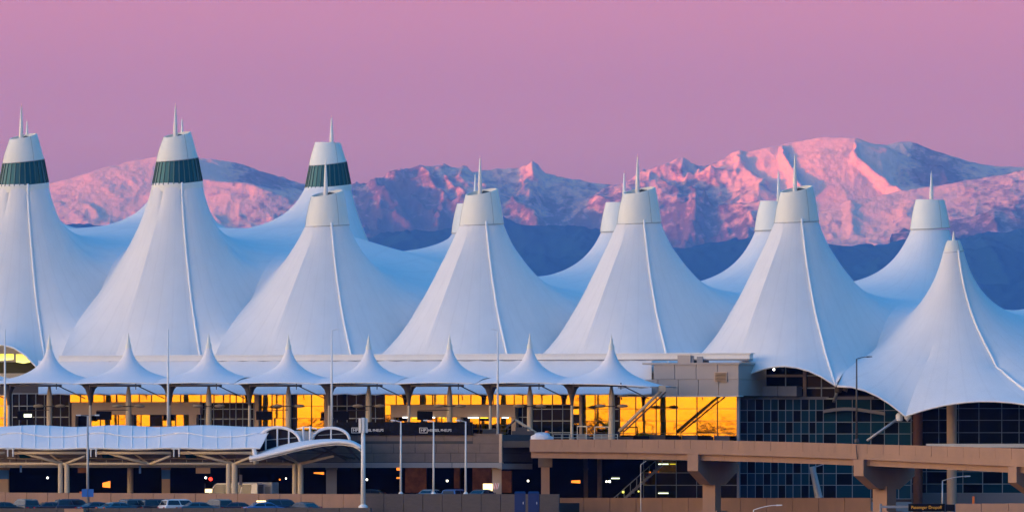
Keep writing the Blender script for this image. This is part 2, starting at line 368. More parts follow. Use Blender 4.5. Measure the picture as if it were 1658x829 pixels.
def range_snow_shade(gx, gy, z, px):
    s = (z - 1650) / 1400 + 0.42 * gs(px, 1390, 180) + 0.42 * gs(px, 250, 200) - 0.28 * gs(px, 640, 80) - 0.5 * gs(px, 420, 70) * np.clip((z - 1880) / 60, 0, 1) - 0.12 * gs(px, 1130, 60) - 0.62 * gs(px, 1505, 65) * np.clip((z - 1860) / 60, 0, 1)  # bare rock also laid on shaded slopes, darkening them by colour
    return np.clip(s, -0.5, 0.6)
terrain('snowy_mountain_range', range_ridges, -4300, 4600, 1140, 65500, 73500, 320, range_noise, 200, 'range', range_snow_shade, 2.0)
# --- the forested foothills (about 48 to 58 km away)
foot_ridges = [
  ([K(-60, 340, 58), K(60, 352, 58), K(180, 366, 58), K(260, 372, 58), K(330, 380, 58), K(420, 378, 58), K(500, 372, 58), K(560, 373, 58), K(600, 378, 58), K(650, 376, 58), K(700, 384, 58), K(760, 378, 57.6), K(805, 358, 57.5), K(850, 372, 57.6), K(900, 382, 58), K(960, 386, 58), K(1030, 392, 57), K(1080, 402, 57), K(1130, 415, 57), K(1170, 398, 57), K(1230, 380, 57.5), K(1300, 384, 58), K(1370, 392, 58), K(1420, 402, 58), K(1480, 388, 58), K(1540, 382, 58), K(1600, 384, 58), K(1700, 376, 58)], 0.15, 0.3),
  ([K(500, 430, 54), K(560, 415, 54), K(640, 424, 54), K(720, 412, 54), K(800, 425, 54), K(880, 415, 54), K(960, 430, 54), K(1080, 440, 54), K(1180, 452, 54), K(1300, 432, 54), K(1400, 440, 54), K(1500, 420, 54), K(1600, 408, 53.5), K(1660, 412, 54)], 0.14, 0.3),
  ([K(1380, 470, 50), K(1480, 460, 50), K(1560, 445, 50), K(1620, 462, 50), K(1700, 450, 50)], 0.2, 0.3),
  (wing(-1, 372, 14, 58, 3) + [K(-60, 340, 58)], 0.15, 0.3), ([K(1700, 376, 58)] + wing(1, 380, 14, 58, 4), 0.15, 0.3),
]
def foot_noise(gx, gy, z, px):
    return (ridged(gx / 420, gy / 1300, 51, 6) - 0.42) * 90 + (ridged(gx / 110, gy / 300, 61, 3) - 0.4) * 22
def foot_snow(gx, gy, z, px):
    s = -0.75 + 0.62 * np.clip((z - 1120) / 180, 0, 1) + 0.62 * gs(px, 1600, 26) * gs(z, 1130, 90) + 0.35 * gs(px, 1130, 80) * (z > 1130) + 0.3 * gs(px, 1350, 90) * (z > 1180)
    return s
terrain('forested_foothills', foot_ridges, -3500, 3500, 780, 42000, 60500, 260, foot_noise, 60, 'foot', foot_snow)
# --- a low snowy spur between the two, at the right
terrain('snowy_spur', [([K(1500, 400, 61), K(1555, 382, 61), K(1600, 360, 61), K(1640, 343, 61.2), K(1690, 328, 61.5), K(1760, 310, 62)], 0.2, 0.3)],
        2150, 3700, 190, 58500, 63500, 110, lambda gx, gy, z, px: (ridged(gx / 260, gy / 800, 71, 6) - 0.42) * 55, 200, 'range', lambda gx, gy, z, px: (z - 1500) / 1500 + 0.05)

# --- the air between
def add_haze():
    mb = MB(); mb.box(-141000, 63000, -42000, 86000, -1, 2700)
    m = bpy.data.materials.new('haze_air'); m.use_nodes = True; t = m.node_tree; t.nodes.clear()
    o_ = t.nodes.new('ShaderNodeOutputMaterial'); v = t.nodes.new('ShaderNodeVolumePrincipled')
    v.inputs['Color'].default_value = (0.085, 0.25, 1.0, 1); v.inputs['Absorption Color'].default_value = (1, 1, 1, 1); v.inputs['Density'].default_value = 2.4e-5; v.inputs['Anisotropy'].default_value = 0.0
    t.links.new(v.outputs[0], o_.inputs['Volume'])
    o = build('haze', mb, m); tag(o, kind='stuff')
add_haze()
# --- an unseen line of dark trees, added for the golden glass to mirror along its foot
def add_treeline():
    mb = MB(); rr = random.Random(5)
    c = Vector((-372, 700, 0)); d = Vector((0.788, -0.616, 0)); f = Vector((0.616, 0.788, 0))
    for k in range(70):
        s = -95 + 190 * k / 69 + rr.uniform(-1, 1); h = 10.6 + 1.2 * math.sin(k * .9) + rr.uniform(-.8, 1.0) + (2.0 if k % 11 == 4 else 0); base = c + d * s + f * rr.uniform(-6, 6)
        mb.tube(base, base + UP * (h * .5), .25, .15, 5)
        for j in range(9):
            r_ = rr.uniform(1.0, 2.1); o = base + Vector((rr.uniform(-2.2, 2.2), rr.uniform(-2.2, 2.2), h * .35 + (h * .62 - r_) * j / 8 + r_ * .3)); vv = []
            for a_ in range(5):
                for b_ in range(6):
                    th = math.pi * (a_ + .5) / 5; ph = 2 * math.pi * b_ / 6; q = r_ * rr.uniform(.75, 1.15); vv.append(o + Vector((q * math.sin(th) * math.cos(ph), q * math.sin(th) * math.sin(ph), q * .8 * math.cos(th))))
            mb.add(vv, [(a_ * 6 + b_, a_ * 6 + (b_ + 1) % 6, (a_ + 1) * 6 + (b_ + 1) % 6, (a_ + 1) * 6 + b_) for a_ in range(4) for b_ in range(6)])
    MT['tree'] = mat('dark_foliage', (0.04, 0.05, 0.03), 0.9, col2=(0.06, 0.07, 0.04), scale=1.0)
    tag(build('unseen_treeline', mb, 'tree'), kind='stuff')
UP = Vector((0, 0, 1)); add_treeline()

# ================================================================ TENTS
def tension(u0, u1, wb, wf, rc, zc, fixed_rays, VL, VR, E, Bk, nray=72, nr=26, pw=1.7, rw=None):
    """height of a tensioned membrane round a mast: Laplace's equation on a fan of triangles. returns pts[ray][ring] in (u, w, z)"""
    corner = [math.atan2(w, u) for u in (u0, u1) for w in (wb, wf)]
    ang = list(corner) + [math.atan2(w, u) for (u, w, _) in fixed_rays]
    base_a = [-math.pi + 2 * math.pi * (i + 0.5) / nray for i in range(nray)]
    for b_ in base_a:
        if min(abs((b_ - c_ + math.pi) % (2 * math.pi) - math.pi) for c_ in ang) > 0.028: ang.append(b_)
    ang = sorted(ang); na = len(ang)
    U = np.zeros((na, nr)); Wd = np.zeros((na, nr)); Z = np.zeros((na, nr)); fix = np.zeros((na, nr), bool)
    for i, t in enumerate(ang):
        c_, s_ = math.cos(t), math.sin(t)
        Ru = (u1 / c_) if c_ > 1e-9 else (u0 / c_ if c_ < -1e-9 else 1e9); Rw = (wf / s_) if s_ > 1e-9 else (wb / s_ if s_ < -1e-9 else 1e9)
        Rr = min(Ru, Rw)
        rr = rc + (Rr - rc) * (np.arange(nr) / (nr - 1)) ** pw
        U[i] = rr * c_; Wd[i] = rr * s_
        Z[i, 0] = zc; fix[i, 0] = True
        ub, wb_ = U[i, -1], Wd[i, -1]
        if abs(ub - u0) < 1e-6 and wb_ < wf - 1e-6: Z[i, -1] = VL(wb_); fix[i, -1] = True
        elif abs(ub - u1) < 1e-6 and wb_ < wf - 1e-6: Z[i, -1] = VR(wb_); fix[i, -1] = True
        elif abs(wb_ - wf) < 1e-6: Z[i, -1] = E(ub); fix[i, -1] = True
        elif Bk is not None: Z[i, -1] = Bk(ub); fix[i, -1] = True
        for (uu, ww, prof) in fixed_rays:
            if abs(t - math.atan2(ww, uu)) < 1e-9:
                s = rr / Rr; s0_fix = True; ks = [p[0] for p in prof]; kz = [p[1] for p in prof]
                mk = s >= ks[0] - 1e-6; zend = kz[-1]; Z[i][mk] = sum(np.interp(np.clip(s + o_ * max(0.0, .05 if s0_fix else 0), ks[0], 1), ks, kz) for o_ in (-1, -.6, -.3, 0, .3, .6, 1))[mk] / 7; Z[i, 0] = zc; Z[i, -1] = zend; fix[i] |= mk
    idx = np.arange(na * nr).reshape(na, nr); i2 = np.roll(idx, -1, axis=0)
    T = np.concatenate([np.stack([idx[:, :-1], idx[:, 1:], i2[:, 1:]], -1).reshape(-1, 3), np.stack([idx[:, :-1], i2[:, 1:], i2[:, :-1]], -1).reshape(-1, 3)])
    xy = np.stack([U.ravel(), Wd.ravel()], -1); n = na * nr; L = np.zeros((n, n), np.float64)
    for k in range(3):
        a_, b_, c_ = T[:, k], T[:, (k + 1) % 3], T[:, (k + 2) % 3]
        e1 = xy[b_] - xy[a_]; e2 = xy[c_] - xy[a_]
        cot = (e1 * e2).sum(1) / np.maximum(np.abs(e1[:, 0] * e2[:, 1] - e1[:, 1] * e2[:, 0]), 1e-9) * 0.5
        np.add.at(L, (b_, c_), -cot); np.add.at(L, (c_, b_), -cot); np.add.at(L, (b_, b_), cot); np.add.at(L, (c_, c_), cot)
    f = fix.ravel(); z = Z.ravel().copy(); fr = ~f
    z[fr] = np.linalg.solve(L[np.ix_(fr, fr)], -L[np.ix_(fr, f)] @ z[f])
    Z = z.reshape(na, nr)
    return ang, U, Wd, Z
def to_world(px, u, w, z, w0=0.0):
    x, y = XY(px, w0); return Vector((x, y, 0)) + RV * u + NV * w + UP * z
def fabric_mesh(name, px, w0, sol, creases, root, m='fabric', th=0.0):
    ang, U, Wd, Z = sol; na, nr = U.shape
    x0, y0 = XY(px, w0)
    ox, oy, _ = ORG[root.name]
    co = np.stack([x0 - ox + CA * U - SA * Wd, y0 - oy - SA * U - CA * Wd, Z], -1)
    vv = co.reshape(-1, 3).tolist()
    idx = np.arange(na * nr).reshape(na, nr); i2 = np.roll(idx, -1, axis=0)
    q = np.stack([idx[:, :-1], idx[:, 1:], i2[:, 1:], i2[:, :-1]], -1).reshape(-1, 4)
    me = bpy.data.meshes.new(name); me.from_pydata(vv, [], q.tolist()); me.update(); me.shade_smooth()
    uvl = me.uv_layers.new(name='UVMap'); uvd = np.zeros((len(q), 4, 2), np.float32); ii = np.repeat(np.arange(na), nr - 1); jj = np.tile(np.arange(nr - 1), na)
    uvd[:, 0, 0] = ii; uvd[:, 1, 0] = ii; uvd[:, 2, 0] = ii + 1; uvd[:, 3, 0] = ii + 1; tv = (Z[:, :] / 7.0).astype(np.float32); i3 = (ii + 1) % na
    uvd[:, 0, 1] = tv[ii, jj]; uvd[:, 1, 1] = tv[ii, jj + 1]; uvd[:, 2, 1] = tv[i3, jj + 1]; uvd[:, 3, 1] = tv[i3, jj]; uvl.data.foreach_set('uv', uvd.ravel())
    ks = [min(range(na), key=lambda i: abs(ang[i] - c_)) for c_ in creases]
    sharp = set()
    for k in ks:
        for j in range(nr - 1): sharp.add((idx[k, j], idx[k, j + 1]))
    at = me.attributes.new('sharp_edge', 'BOOLEAN', 'EDGE')
    at.data.foreach_set('value', [((e.vertices[0], e.vertices[1]) in sharp) or ((e.vertices[1], e.vertices[0]) in sharp) for e in me.edges])
    me.materials.append(MT[m]); o = bpy.data.objects.new(name, me); C.objects.link(o); o.parent = root
    return o, [[Vector(co[k, j]) + Vector((ox, oy, 0)) for j in range(nr)] for k in ks]

FLP = [(0.0, 34), (0.165, 32.5), (0.2, 31.2), (0.25, 29.9), (0.34, 28.1), (0.51, 24.4), (0.76, 18.9), (1, 13.8)]
FRP = [(0.0, 34), (0.145, 32.5), (0.17, 31.2), (0.2, 29.9), (0.3, 26.6), (0.48, 22.2), (0.76, 17.4), (1, 14.0)]
def vprof(v0, vm, vf=13.2, wf=14.0, mid=23.5):
    def V(w):
        va = v0 - 7.0
        if w >= 0: return vf + (va - vf) * max(0.0, 1 - w / wf) ** 0.55
        t = min(1, -w / 13.0)
        if t < 1: return va + (v0 - 1.5 - va) * (1 - (1 - t) ** 2.4)
        t = min(1, (-w - 13) / (mid - 13)); return v0 - 1.5 + (vm - v0 + 1.5) * (t * t * (3 - 2 * t))
    return V
def cap_parts(root, px, w0, zb, r0, zt, r1, tilt, u=0.0, band=None, mast=None, second=None, small=False):
    c = to_world(px, u, 0, 0, w0); n = 28
    def ring(r_, z, tl=0.0):
        return [c + RV * (r_ * math.cos(2 * math.pi * i / n)) + NV * (r_ * math.sin(2 * math.pi * i / n)) + UP * (z - .85 * tl * math.sin(2 * math.pi * i / n) + 0.55 * tl * math.cos(2 * math.pi * i / n)) for i in range(n)]
    def sleeve(name, rings, m, smooth=True, cap=False):
        mb = MB(); vv = [p for rg in rings for p in rg]
        ff = [(k * n + i, k * n + (i + 1) % n, (k + 1) * n + (i + 1) % n, (k + 1) * n + i) for k in range(len(rings) - 1) for i in range(n)]
        if cap: ff.append(tuple(range((len(rings) - 1) * n, len(rings) * n)))
        mb.add(vv, ff); return build(name, mb, m, root, smooth, 50)
    def rad(z): t = (z - zb) / (zt - zb); return r0 + (r1 - r0) * t + 0.10 * (r0 - r1) * math.sin(math.pi * t)
    z_lo = zb - 0.05
    if band:
        b0, b1 = band
        sleeve('glass_band', [ring(rad(b0) , b0, .3), ring(rad(b1), b1, .3)], 'teal', False)
        mb = MB()
        for i in range(0, n):
            t = 2 * math.pi * i / n
            a_ = ring(rad(b0) + 0.03, b0, .3)[i]; b_ = ring(rad(b1) + 0.03, b1, .3)[i]
            mb.tube(a_, b_, 0.05, 0.05, 4)
        tag(build('mullion', mb, 'tealbar', root), kind='stuff')
        sleeve('lower_collar', [ring(rad(b0) + .12, b0 - 0.7, .3), ring(rad(b0) + 0.06, b0 + .02, .3)], 'cap')
        z_lo = b1
    rings = [ring(rad(z_lo) + 0.05, z_lo, .3 if band else .14)] + [ring(rad(z_lo + (zt - z_lo) * k / 4) + 0.05, z_lo + (zt - z_lo) * k / 4, tilt * k / 4) for k in range(1, 5)]
    rings += [ring(r1 - 0.12, zt + 0.0, tilt), ring(r1 - 0.2, zt - 0.5, tilt)]
    sleeve('mast_cap', rings, 'cap')
    sleeve('cap_opening', [ring(r1 - .15, zt - 0.45, tilt), ring(r1 - 0.6, zt - 0.4, tilt), ring(0.3, zt - 0.3, tilt)], 'capdark', True, True)
    mb = MB()
    rg = ring(rad(z_lo) + 0.075, z_lo, .3 if band else .14)
    for i in range(n): mb.tube(rg[i], rg[(i + 1) % n], 0.045, 0.045, 4, False)
    build('cap_joint', mb, 'capline', root)
    mb = MB()                                      # vertical lap joints of the cap shell
    for i in (3, 12, 21):
        mb.path([r_[i] for r_ in rings[:5]], 0.03, 4)
    tag(build('cap_seam', mb, 'capline', root), kind='stuff')
    if mast:
        mb = MB(); b_ = c + RV * mast[0] + UP * (zt - 1.2); t_ = c + RV * (mast[0] + mast[2]) + UP * mast[1]
        m_ = b_.lerp(t_, 0.45); mb.tube(b_, m_, 0.27, 0.23, 10); mb.tube(m_, t_, 0.23, 0.07, 10)
        build('mast', mb, 'mast', root, True, 40)
        mb = MB(); mb.tube(b_.lerp(t_, 0.93), b_.lerp(t_, 1.07), 0.03, 0.012, 6); build('lightning_rod', mb, 'mast', root)
MT['tealbar'] = mat('band_mullion', (0.05, 0.13, 0.14), 0.4, metal=0.2)
MT['capline'] = mat('cap_joint_dark', (0.40, 0.41, 0.37), 0.7, col2=(0.5, 0.5, 0.46), scale=3)

def E_edge(uFL, uFR, zl, zr, rise, zvL, zvR, u0, u1):
    def E(u):
        if u < uFL: t = (u - u0) / (uFL - u0); return zvL + (zl - zvL) * t + 0.9 * 4 * t * (1 - t)
        if u <= uFR: t = (u - uFL) / (uFR - uFL); return zl + (zr - zl) * t + rise * 4 * t * (1 - t)
        t = (u - uFR) / (u1 - uFR); return zr + (zvR - zr) * t
    return E
FPX = [-214, 38, 287, 530, 780, 1035, 1290, 1544]
def halfw(px):
    def d(a_, b_): p, q = XY(a_), XY(b_); return math.hypot(p[0] - q[0], p[1] - q[1])
    i = FPX.index(px); l = d(FPX[i - 1], px) / 2 if i else 9.15; r_ = d(px, FPX[i + 1]) / 2 if i < 7 else 16.2
    return -l, r_
BPX = [38, 289, 531, 763, 1004, 1254, 1506, 1762]
def SA_(px, w=0.0): x, y = XY(px, w); return x * CA - y * SA
BM = sorted([(SA_(-600), 33.0), (SA_(410), 32.6), (SA_(640), 27.6), (SA_(900), 25.0), (SA_(1400), 24.2), (SA_(1700), 21.0), (SA_(2100), 20.5)])
def bmid(s): return float(np.interp(s, [b[0] for b in BM], [b[1] for b in BM]))
def halfb(px):
    i = BPX.index(px); d = lambda q: abs(SA_(px, -47) - SA_(q, -47)) / 2
    return -(d(BPX[i - 1]) if i else 9.15), (d(BPX[i + 1]) if i < 7 else 9.15)
SHL = [(0.22, 32.5), (0.32, 30.0), (0.46, 27.0), (0.64, 23.2), (0.82, 20.2), (1, 18.0)]
SHR = [(0.22, 32.5), (0.31, 30.2), (0.47, 28.0), (0.66, 26.0), (0.83, 24.8), (1, 24.0)]
def scale_prof(prof, zc): return [(s, z + (zc - 32.5) * max(0, (1 - s) / 0.83) ** 2.2) for s, z in prof]
def front_tent(px, name_label, zc=32.5, rc=2.35, cap=None, v=(26, 23.5, 26, 23.5), prof=(FLP, FRP), uFL=-3.6, uFR=8.9, wf=14.0, u0=-9.15, u1=9.15, zl=13.8, zr=14.0, rise=2.3, grp='white tent peaks of the terminal roof', seamr=0.14, vf=14.0, small=False):
    u0, u1 = halfw(px); x, y = XY(px, 0)
    t = thing('tent_peak', name_label, 'tent', (x, y, 0), 0, grp)
    pl, pr = scale_prof(prof[0], zc), scale_prof(prof[1], zc)
    s0 = SA_(px)
    VL, VR = vprof(v[0], bmid(s0 + u0), vf, wf), vprof(v[2], bmid(s0 + u1), vf, wf)
    E = E_edge(uFL, uFR, zl, zr, rise, vf, vf + .4, u0, u1)
    extra = []
    if not small:
        wl, wr = 6.0, -6.0; dl, dr = VL(wl) - 18.0, VR(wr) - 24.0
        extra = [(u0, wl, [(s, z + dl * max(0, s - .25) / .75) for s, z in scale_prof(SHL, zc)]), (u1, wr, [(s, z + dr * max(0, s - .25) / .75) for s, z in scale_prof(SHR, zc)])]
    sol = tension(u0, u1, -23.5, wf, rc, zc, [(uFL, wf, pl), (uFR, wf, pr)] + extra, VL, VR, E, lambda u: bmid(s0 + u))
    cre = [math.atan2(wf, uFL), math.atan2(wf, uFR)]
    o, lines = fabric_mesh('fabric_membrane', px, 0, sol, cre, t)
    for k, (ln, rr) in enumerate(zip(lines, (0.05, seamr))):
        if k == 0: continue
        mb = MB(); mb.path([p + (NV * 0.1 + UP * 0.05) for p in ln], rr, 6); build('ridge_seam', mb, 'seam', t, True)
    # a turned edge cable along the front edge of the membrane
    ang, U, Wd, Z = sol; mb = MB()
    pts = [to_world(px, U[i, -1], Wd[i, -1], Z[i, -1]) for i in range(len(ang)) if abs(Wd[i, -1] - wf) < 1e-6]
    mb.path(pts, 0.12, 6); build('edge_cable', mb, 'seam', t, True)
    cap_parts(t, px, 0, **cap)
    return t, sol
def back_tent(px, label, zc=32.4, rc=2.2, cap=None, v=(26, 23.5, 26, 23.5), du=0.0, wc=-47.0, u0=-9.15, u1=9.15, zmid=None):
    u0, u1 = halfb(px); s0 = SA_(px, wc); x, y = XY(px, wc)
    t = thing('tent_peak', label, 'tent', (x, y, 0), 0, 'white tent peaks of the terminal roof')
    def VV(v0, vm):
        def V(w):
            if w >= 0: k = min(1, w / 23.5); return v0 + (vm - v0) * (k * k * (3 - 2 * k))
            return 14 + (v0 - 14) * math.exp(w / 6)
        return V
    fl = (-8.0, 22.0, scale_prof([(0, 34), (0.11, 32.0), (0.2, 28.6), (0.35, 26.2), (0.6, 24.5), (1, 23.6)], zc))
    fr = (8.0, 22.0, scale_prof([(0, 34), (0.11, 32.0), (0.2, 28.6), (0.35, 26.2), (0.6, 24.5), (1, 23.6)], zc))
    VLb = VV(v[0], bmid(s0 + u0)); wl = 12.0; ze_ = VLb(wl); Rl = math.hypot(u0, wl); q_ = lambda r_, f_: (r_ / Rl, ze_ + (zc - ze_) * f_)
    lr = (u0, wl, [q_(rc, 1.0), q_(rc + 1.1, .70), q_(rc + 2.6, .45), q_(rc + 5, .22), q_(rc + 8, .07), (1, ze_)])
    sol = tension(u0, u1, -12, 23.5, rc, zc, [lr], VV(v[0], bmid(s0 + u0)), VV(v[2], bmid(s0 + u1)), lambda u: bmid(s0 + u), lambda u: 14.5)
    fabric_mesh('fabric_membrane', px, wc, sol, [math.atan2(wl, u0)], t)
    cap_parts(t, px, wc, **cap)
    return t
REG = dict(zb=32.3, r0=2.42, zt=35.9, r1=1.75, tilt=0.42, mast=(-0.2, 39.6, 0.0))
TALL = dict(zb=37.1, r0=2.85, zt=42.65, r1=1.5, tilt=0.36, band=(37.2, 39.85), mast=(-0.3, 46.0, 0.05))
front_tent(-214, 'tall white tent peak beyond the left edge of the picture', zc=37.15, rc=2.8, cap=TALL, v=(32, 33, 32, 33))
front_tent(38, 'tall tent peak with green glass band, leftmost in the front row', rise=5.0, zc=37.15, rc=2.8, cap=TALL, v=(32, 32, 32, 32))
T2 = dict(TALL); T2['mast'] = (-0.25, 45.9, 0.05)
front_tent(287, 'tall tent peak with green glass band, second from left in the front row', zc=37.15, rc=2.8, cap=T2, v=(32, 32, 31.2, 31))
front_tent(530, 'plain capped tent peak standing in front of the banded rear peak', cap=REG, v=(31.2, 31, 26.8, 28.5))
front_tent(780, 'plain capped tent peak, third from right among the full-size front row peaks', cap=REG, v=(26.8, 28.5, 26, 25))
front_tent(1035, 'plain capped tent peak, second from right among the full-size front row peaks', cap=REG, v=(26, 25, 26, 25))
front_tent(1290, 'plain capped tent peak whose fabric edge arches over the dark clerestory', cap=REG, v=(26, 25, 25, 24))
LASTFL = [(0.5, 18.6), (0.65, 16.3), (0.8, 13.9), (1, 10.7)]
LASTFR = [(0.45, 17.6), (0.6, 15.4), (0.75, 13.7), (1, 11.3)]
front_tent(1544, 'smaller lower tent peak with a tiny round cap at the right', zc=28.9, rc=1.12, v=(25, 24, 21.8, 20), small=True, prof=([(s, z + 0) for s, z in LASTFL], LASTFR), uFL=-1.3, uFR=15.2, wf=14.0, u0=-9.15, u1=16.2, zl=10.7, zr=11.3, rise=1.3, vf=14.0,
           cap=dict(zb=28.9, r0=1.05, zt=30.1, r1=0.62, tilt=0.02, mast=(0.0, 31.0, 0.0)))
B = dict(zb=32.6, r0=2.25, zt=35.8, r1=1.6, tilt=-0.05, mast=(0.5, 39.2, 0.0))
TB = dict(TALL); TB.update(zb=37.9, zt=43.1, r0=2.7, r1=1.45, band=(38.05, 40.7), tilt=-0.05, mast=(0.45, 46.0, 0.0))
back_tent(38, 'tall rear tent peak hidden behind the leftmost front peak', zc=37.9, rc=2.65, cap=TB, v=(33, 32, 33, 32))
back_tent(289, 'tall rear tent peak showing only its mast and left flank behind the second peak', zc=37.9, rc=2.65, cap=TB, v=(33, 32, 32.6, 31))
back_tent(531, 'tall rear tent peak with green glass band rising behind a plain capped peak', zc=37.9, rc=2.65, cap=TB, v=(32.6, 31, 27.4, 28.5))
back_tent(763, 'rear tent peak half hidden behind the third front peak from the right', cap=B, v=(27.4, 28.5, 26.3, 25))
back_tent(1004, 'rear tent peak half hidden behind the second front peak from the right', cap=B, v=(26.3, 25, 26.3, 25))
back_tent(1254, 'rear tent peak half hidden behind the rightmost full-size front peak', cap=B, v=(26.3, 25, 26.3, 24))
back_tent(1506, 'rear tent peak standing free above the valley left of the small peak', cap=dict(B, mast=(0.15, 38.9, 0)), v=(26.3, 24, 21.5, 21))
back_tent(1762, 'rear tent fabric rising at the right edge of the picture', zc=28.5, rc=1.1, cap=dict(zb=28.6, r0=1.12, zt=29.8, r1=0.75, tilt=0.02, mast=(0, 31, 0)), v=(21.5, 21, 21.5, 20))
# ================================================================ TERMINAL BUILDING
MT.update(
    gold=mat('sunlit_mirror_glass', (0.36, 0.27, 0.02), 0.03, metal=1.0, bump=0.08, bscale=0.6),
    dark=mat('dark_tinted_glass', (0.004, 0.010, 0.014), 0.10, spec=0.04, bump=0.02, bscale=0.5),
    tealglass=mat('teal_curtain_glass', (0.008, 0.065, 0.10), 0.08, metal=0.0, spec=0.06, bump=0.03, bscale=0.4),
    mull=mat('mullion_metal', (0.34, 0.41, 0.45), 0.45, metal=0.3),
    mulld=mat('mullion_bronze', (0.10, 0.07, 0.04), 0.5, metal=0.3),
    beige=mat('beige_precast', (0.62, 0.46, 0.34), 0.85, col2=(0.52, 0.38, 0.27), scale=0.5, amt=0.3, bump=0.25, bscale=3),
    panel=mat('tan_metal_panel', (0.50, 0.43, 0.38), 0.7, col2=(0.44, 0.38, 0.34), scale=0.3, amt=0.2, bump=0.08, bscale=2),
    white=mat('white_paint', (0.90, 0.90, 0.88), 0.6, col2=(0.80, 0.80, 0.78), scale=0.8, amt=0.2),
    grey=mat('grey_panel', (0.30, 0.31, 0.34), 0.7, col2=(0.25, 0.26, 0.29), scale=0.7, amt=0.2),
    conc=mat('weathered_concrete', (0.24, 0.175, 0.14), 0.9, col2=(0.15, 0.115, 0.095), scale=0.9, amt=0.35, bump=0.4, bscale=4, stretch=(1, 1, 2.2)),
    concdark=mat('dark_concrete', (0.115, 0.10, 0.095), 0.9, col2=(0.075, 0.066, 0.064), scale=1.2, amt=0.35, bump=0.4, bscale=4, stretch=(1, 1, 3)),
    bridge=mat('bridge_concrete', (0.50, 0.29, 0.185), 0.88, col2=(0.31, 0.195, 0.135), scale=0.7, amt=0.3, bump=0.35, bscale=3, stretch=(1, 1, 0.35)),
    fascia=mat('pale_fascia', (0.33, 0.33, 0.34), 0.8, col2=(0.27, 0.265, 0.27), scale=1.0, amt=0.3, bump=0.2),
    asphalt=mat('asphalt', (0.05, 0.048, 0.048), 0.9, col2=(0.07, 0.066, 0.062), scale=0.6, bump=0.3, bscale=8),
    steel=mat('cream_steel', (0.68, 0.56, 0.40), 0.55, col2=(0.56, 0.46, 0.33), scale=1.5, amt=0.2),
    pole=mat('galvanised_pole', (0.50, 0.50, 0.50), 0.45, metal=0.3, col2=(0.40, 0.40, 0.40), scale=2),
    bronze=mat('dark_bronze_steel', (0.06, 0.05, 0.045), 0.55, col2=(0.09, 0.075, 0.06), scale=3),
    black=mat('black_mesh', (0.006, 0.006, 0.007), 0.8, col2=(0.01, 0.01, 0.011), scale=2, spec=0.1),
    tarp=mat('white_tarp', (0.75, 0.75, 0.78), 0.7, bump=0.5, bscale=3),
    blue=mat('blue_plastic', (0.003, 0.022, 0.13), 0.4, col2=(0.006, 0.03, 0.14), scale=1.5),
    bluesign=mat('blue_sign', (0.02, 0.16, 0.55), 0.5), orange=mat('orange_plastic', (0.8, 0.18, 0.02), 0.5), red=mat('red_paint', (0.6, 0.04, 0.03), 0.5),
    lamp_w=mat('lamp_white', (1, 1, 1), 0.5, emit=(1.0, 0.93, 0.80), estr=4), lamp_g=mat('tube_light', (1, 1, 1), 0.5, emit=(0.9, 1.0, 0.62), estr=1.6),
    lamp_y=mat('lamp_yellow', (1, 1, 1), 0.5, emit=(0.95, 0.85, 0.03), estr=0.9), lamp_r=mat('lamp_red', (1, 0.1, 0.1), 0.5, emit=(1.0, 0.02, 0.01), estr=4),
    lamp_o=mat('lit_orange_sign', (1, 0.4, 0.1), 0.5, emit=(1.0, 0.24, 0.02), estr=1.2), signlit=mat('lit_board', (1, 0.9, 0.5), 0.5, emit=(1.0, 0.72, 0.30), estr=1.6),
    amber=mat('amber_led', (0.8, 0.4, 0.05), 0.5, emit=(1.0, 0.45, 0.04), estr=0.1), wood=mat('brown_brick', (0.16, 0.07, 0.04), 0.9, col2=(0.10, 0.05, 0.03), scale=1.2),
)
x_, y_ = XY(600, 17)
TB_ = thing('terminal_building', 'long terminal hall below the white tents with orange and dark glass front', 'building', (x_, y_, 0))
def pbox(mb, px0, px1, py0, py1, w, depth, yoff=0.0):
    p0, p1 = XY(px0, w), XY(px1, w); Ym = (p0[1] + p1[1]) / 2
    mb.obox(p0, p1, ZZ(py1, Ym), ZZ(py0, Ym), depth)
def one(name, px0, px1, py0, py1, w, depth, m, parent=TB_):
    mb = MB(); pbox(mb, px0, px1, py0, py1, w, depth); return build(name, mb, m, parent)
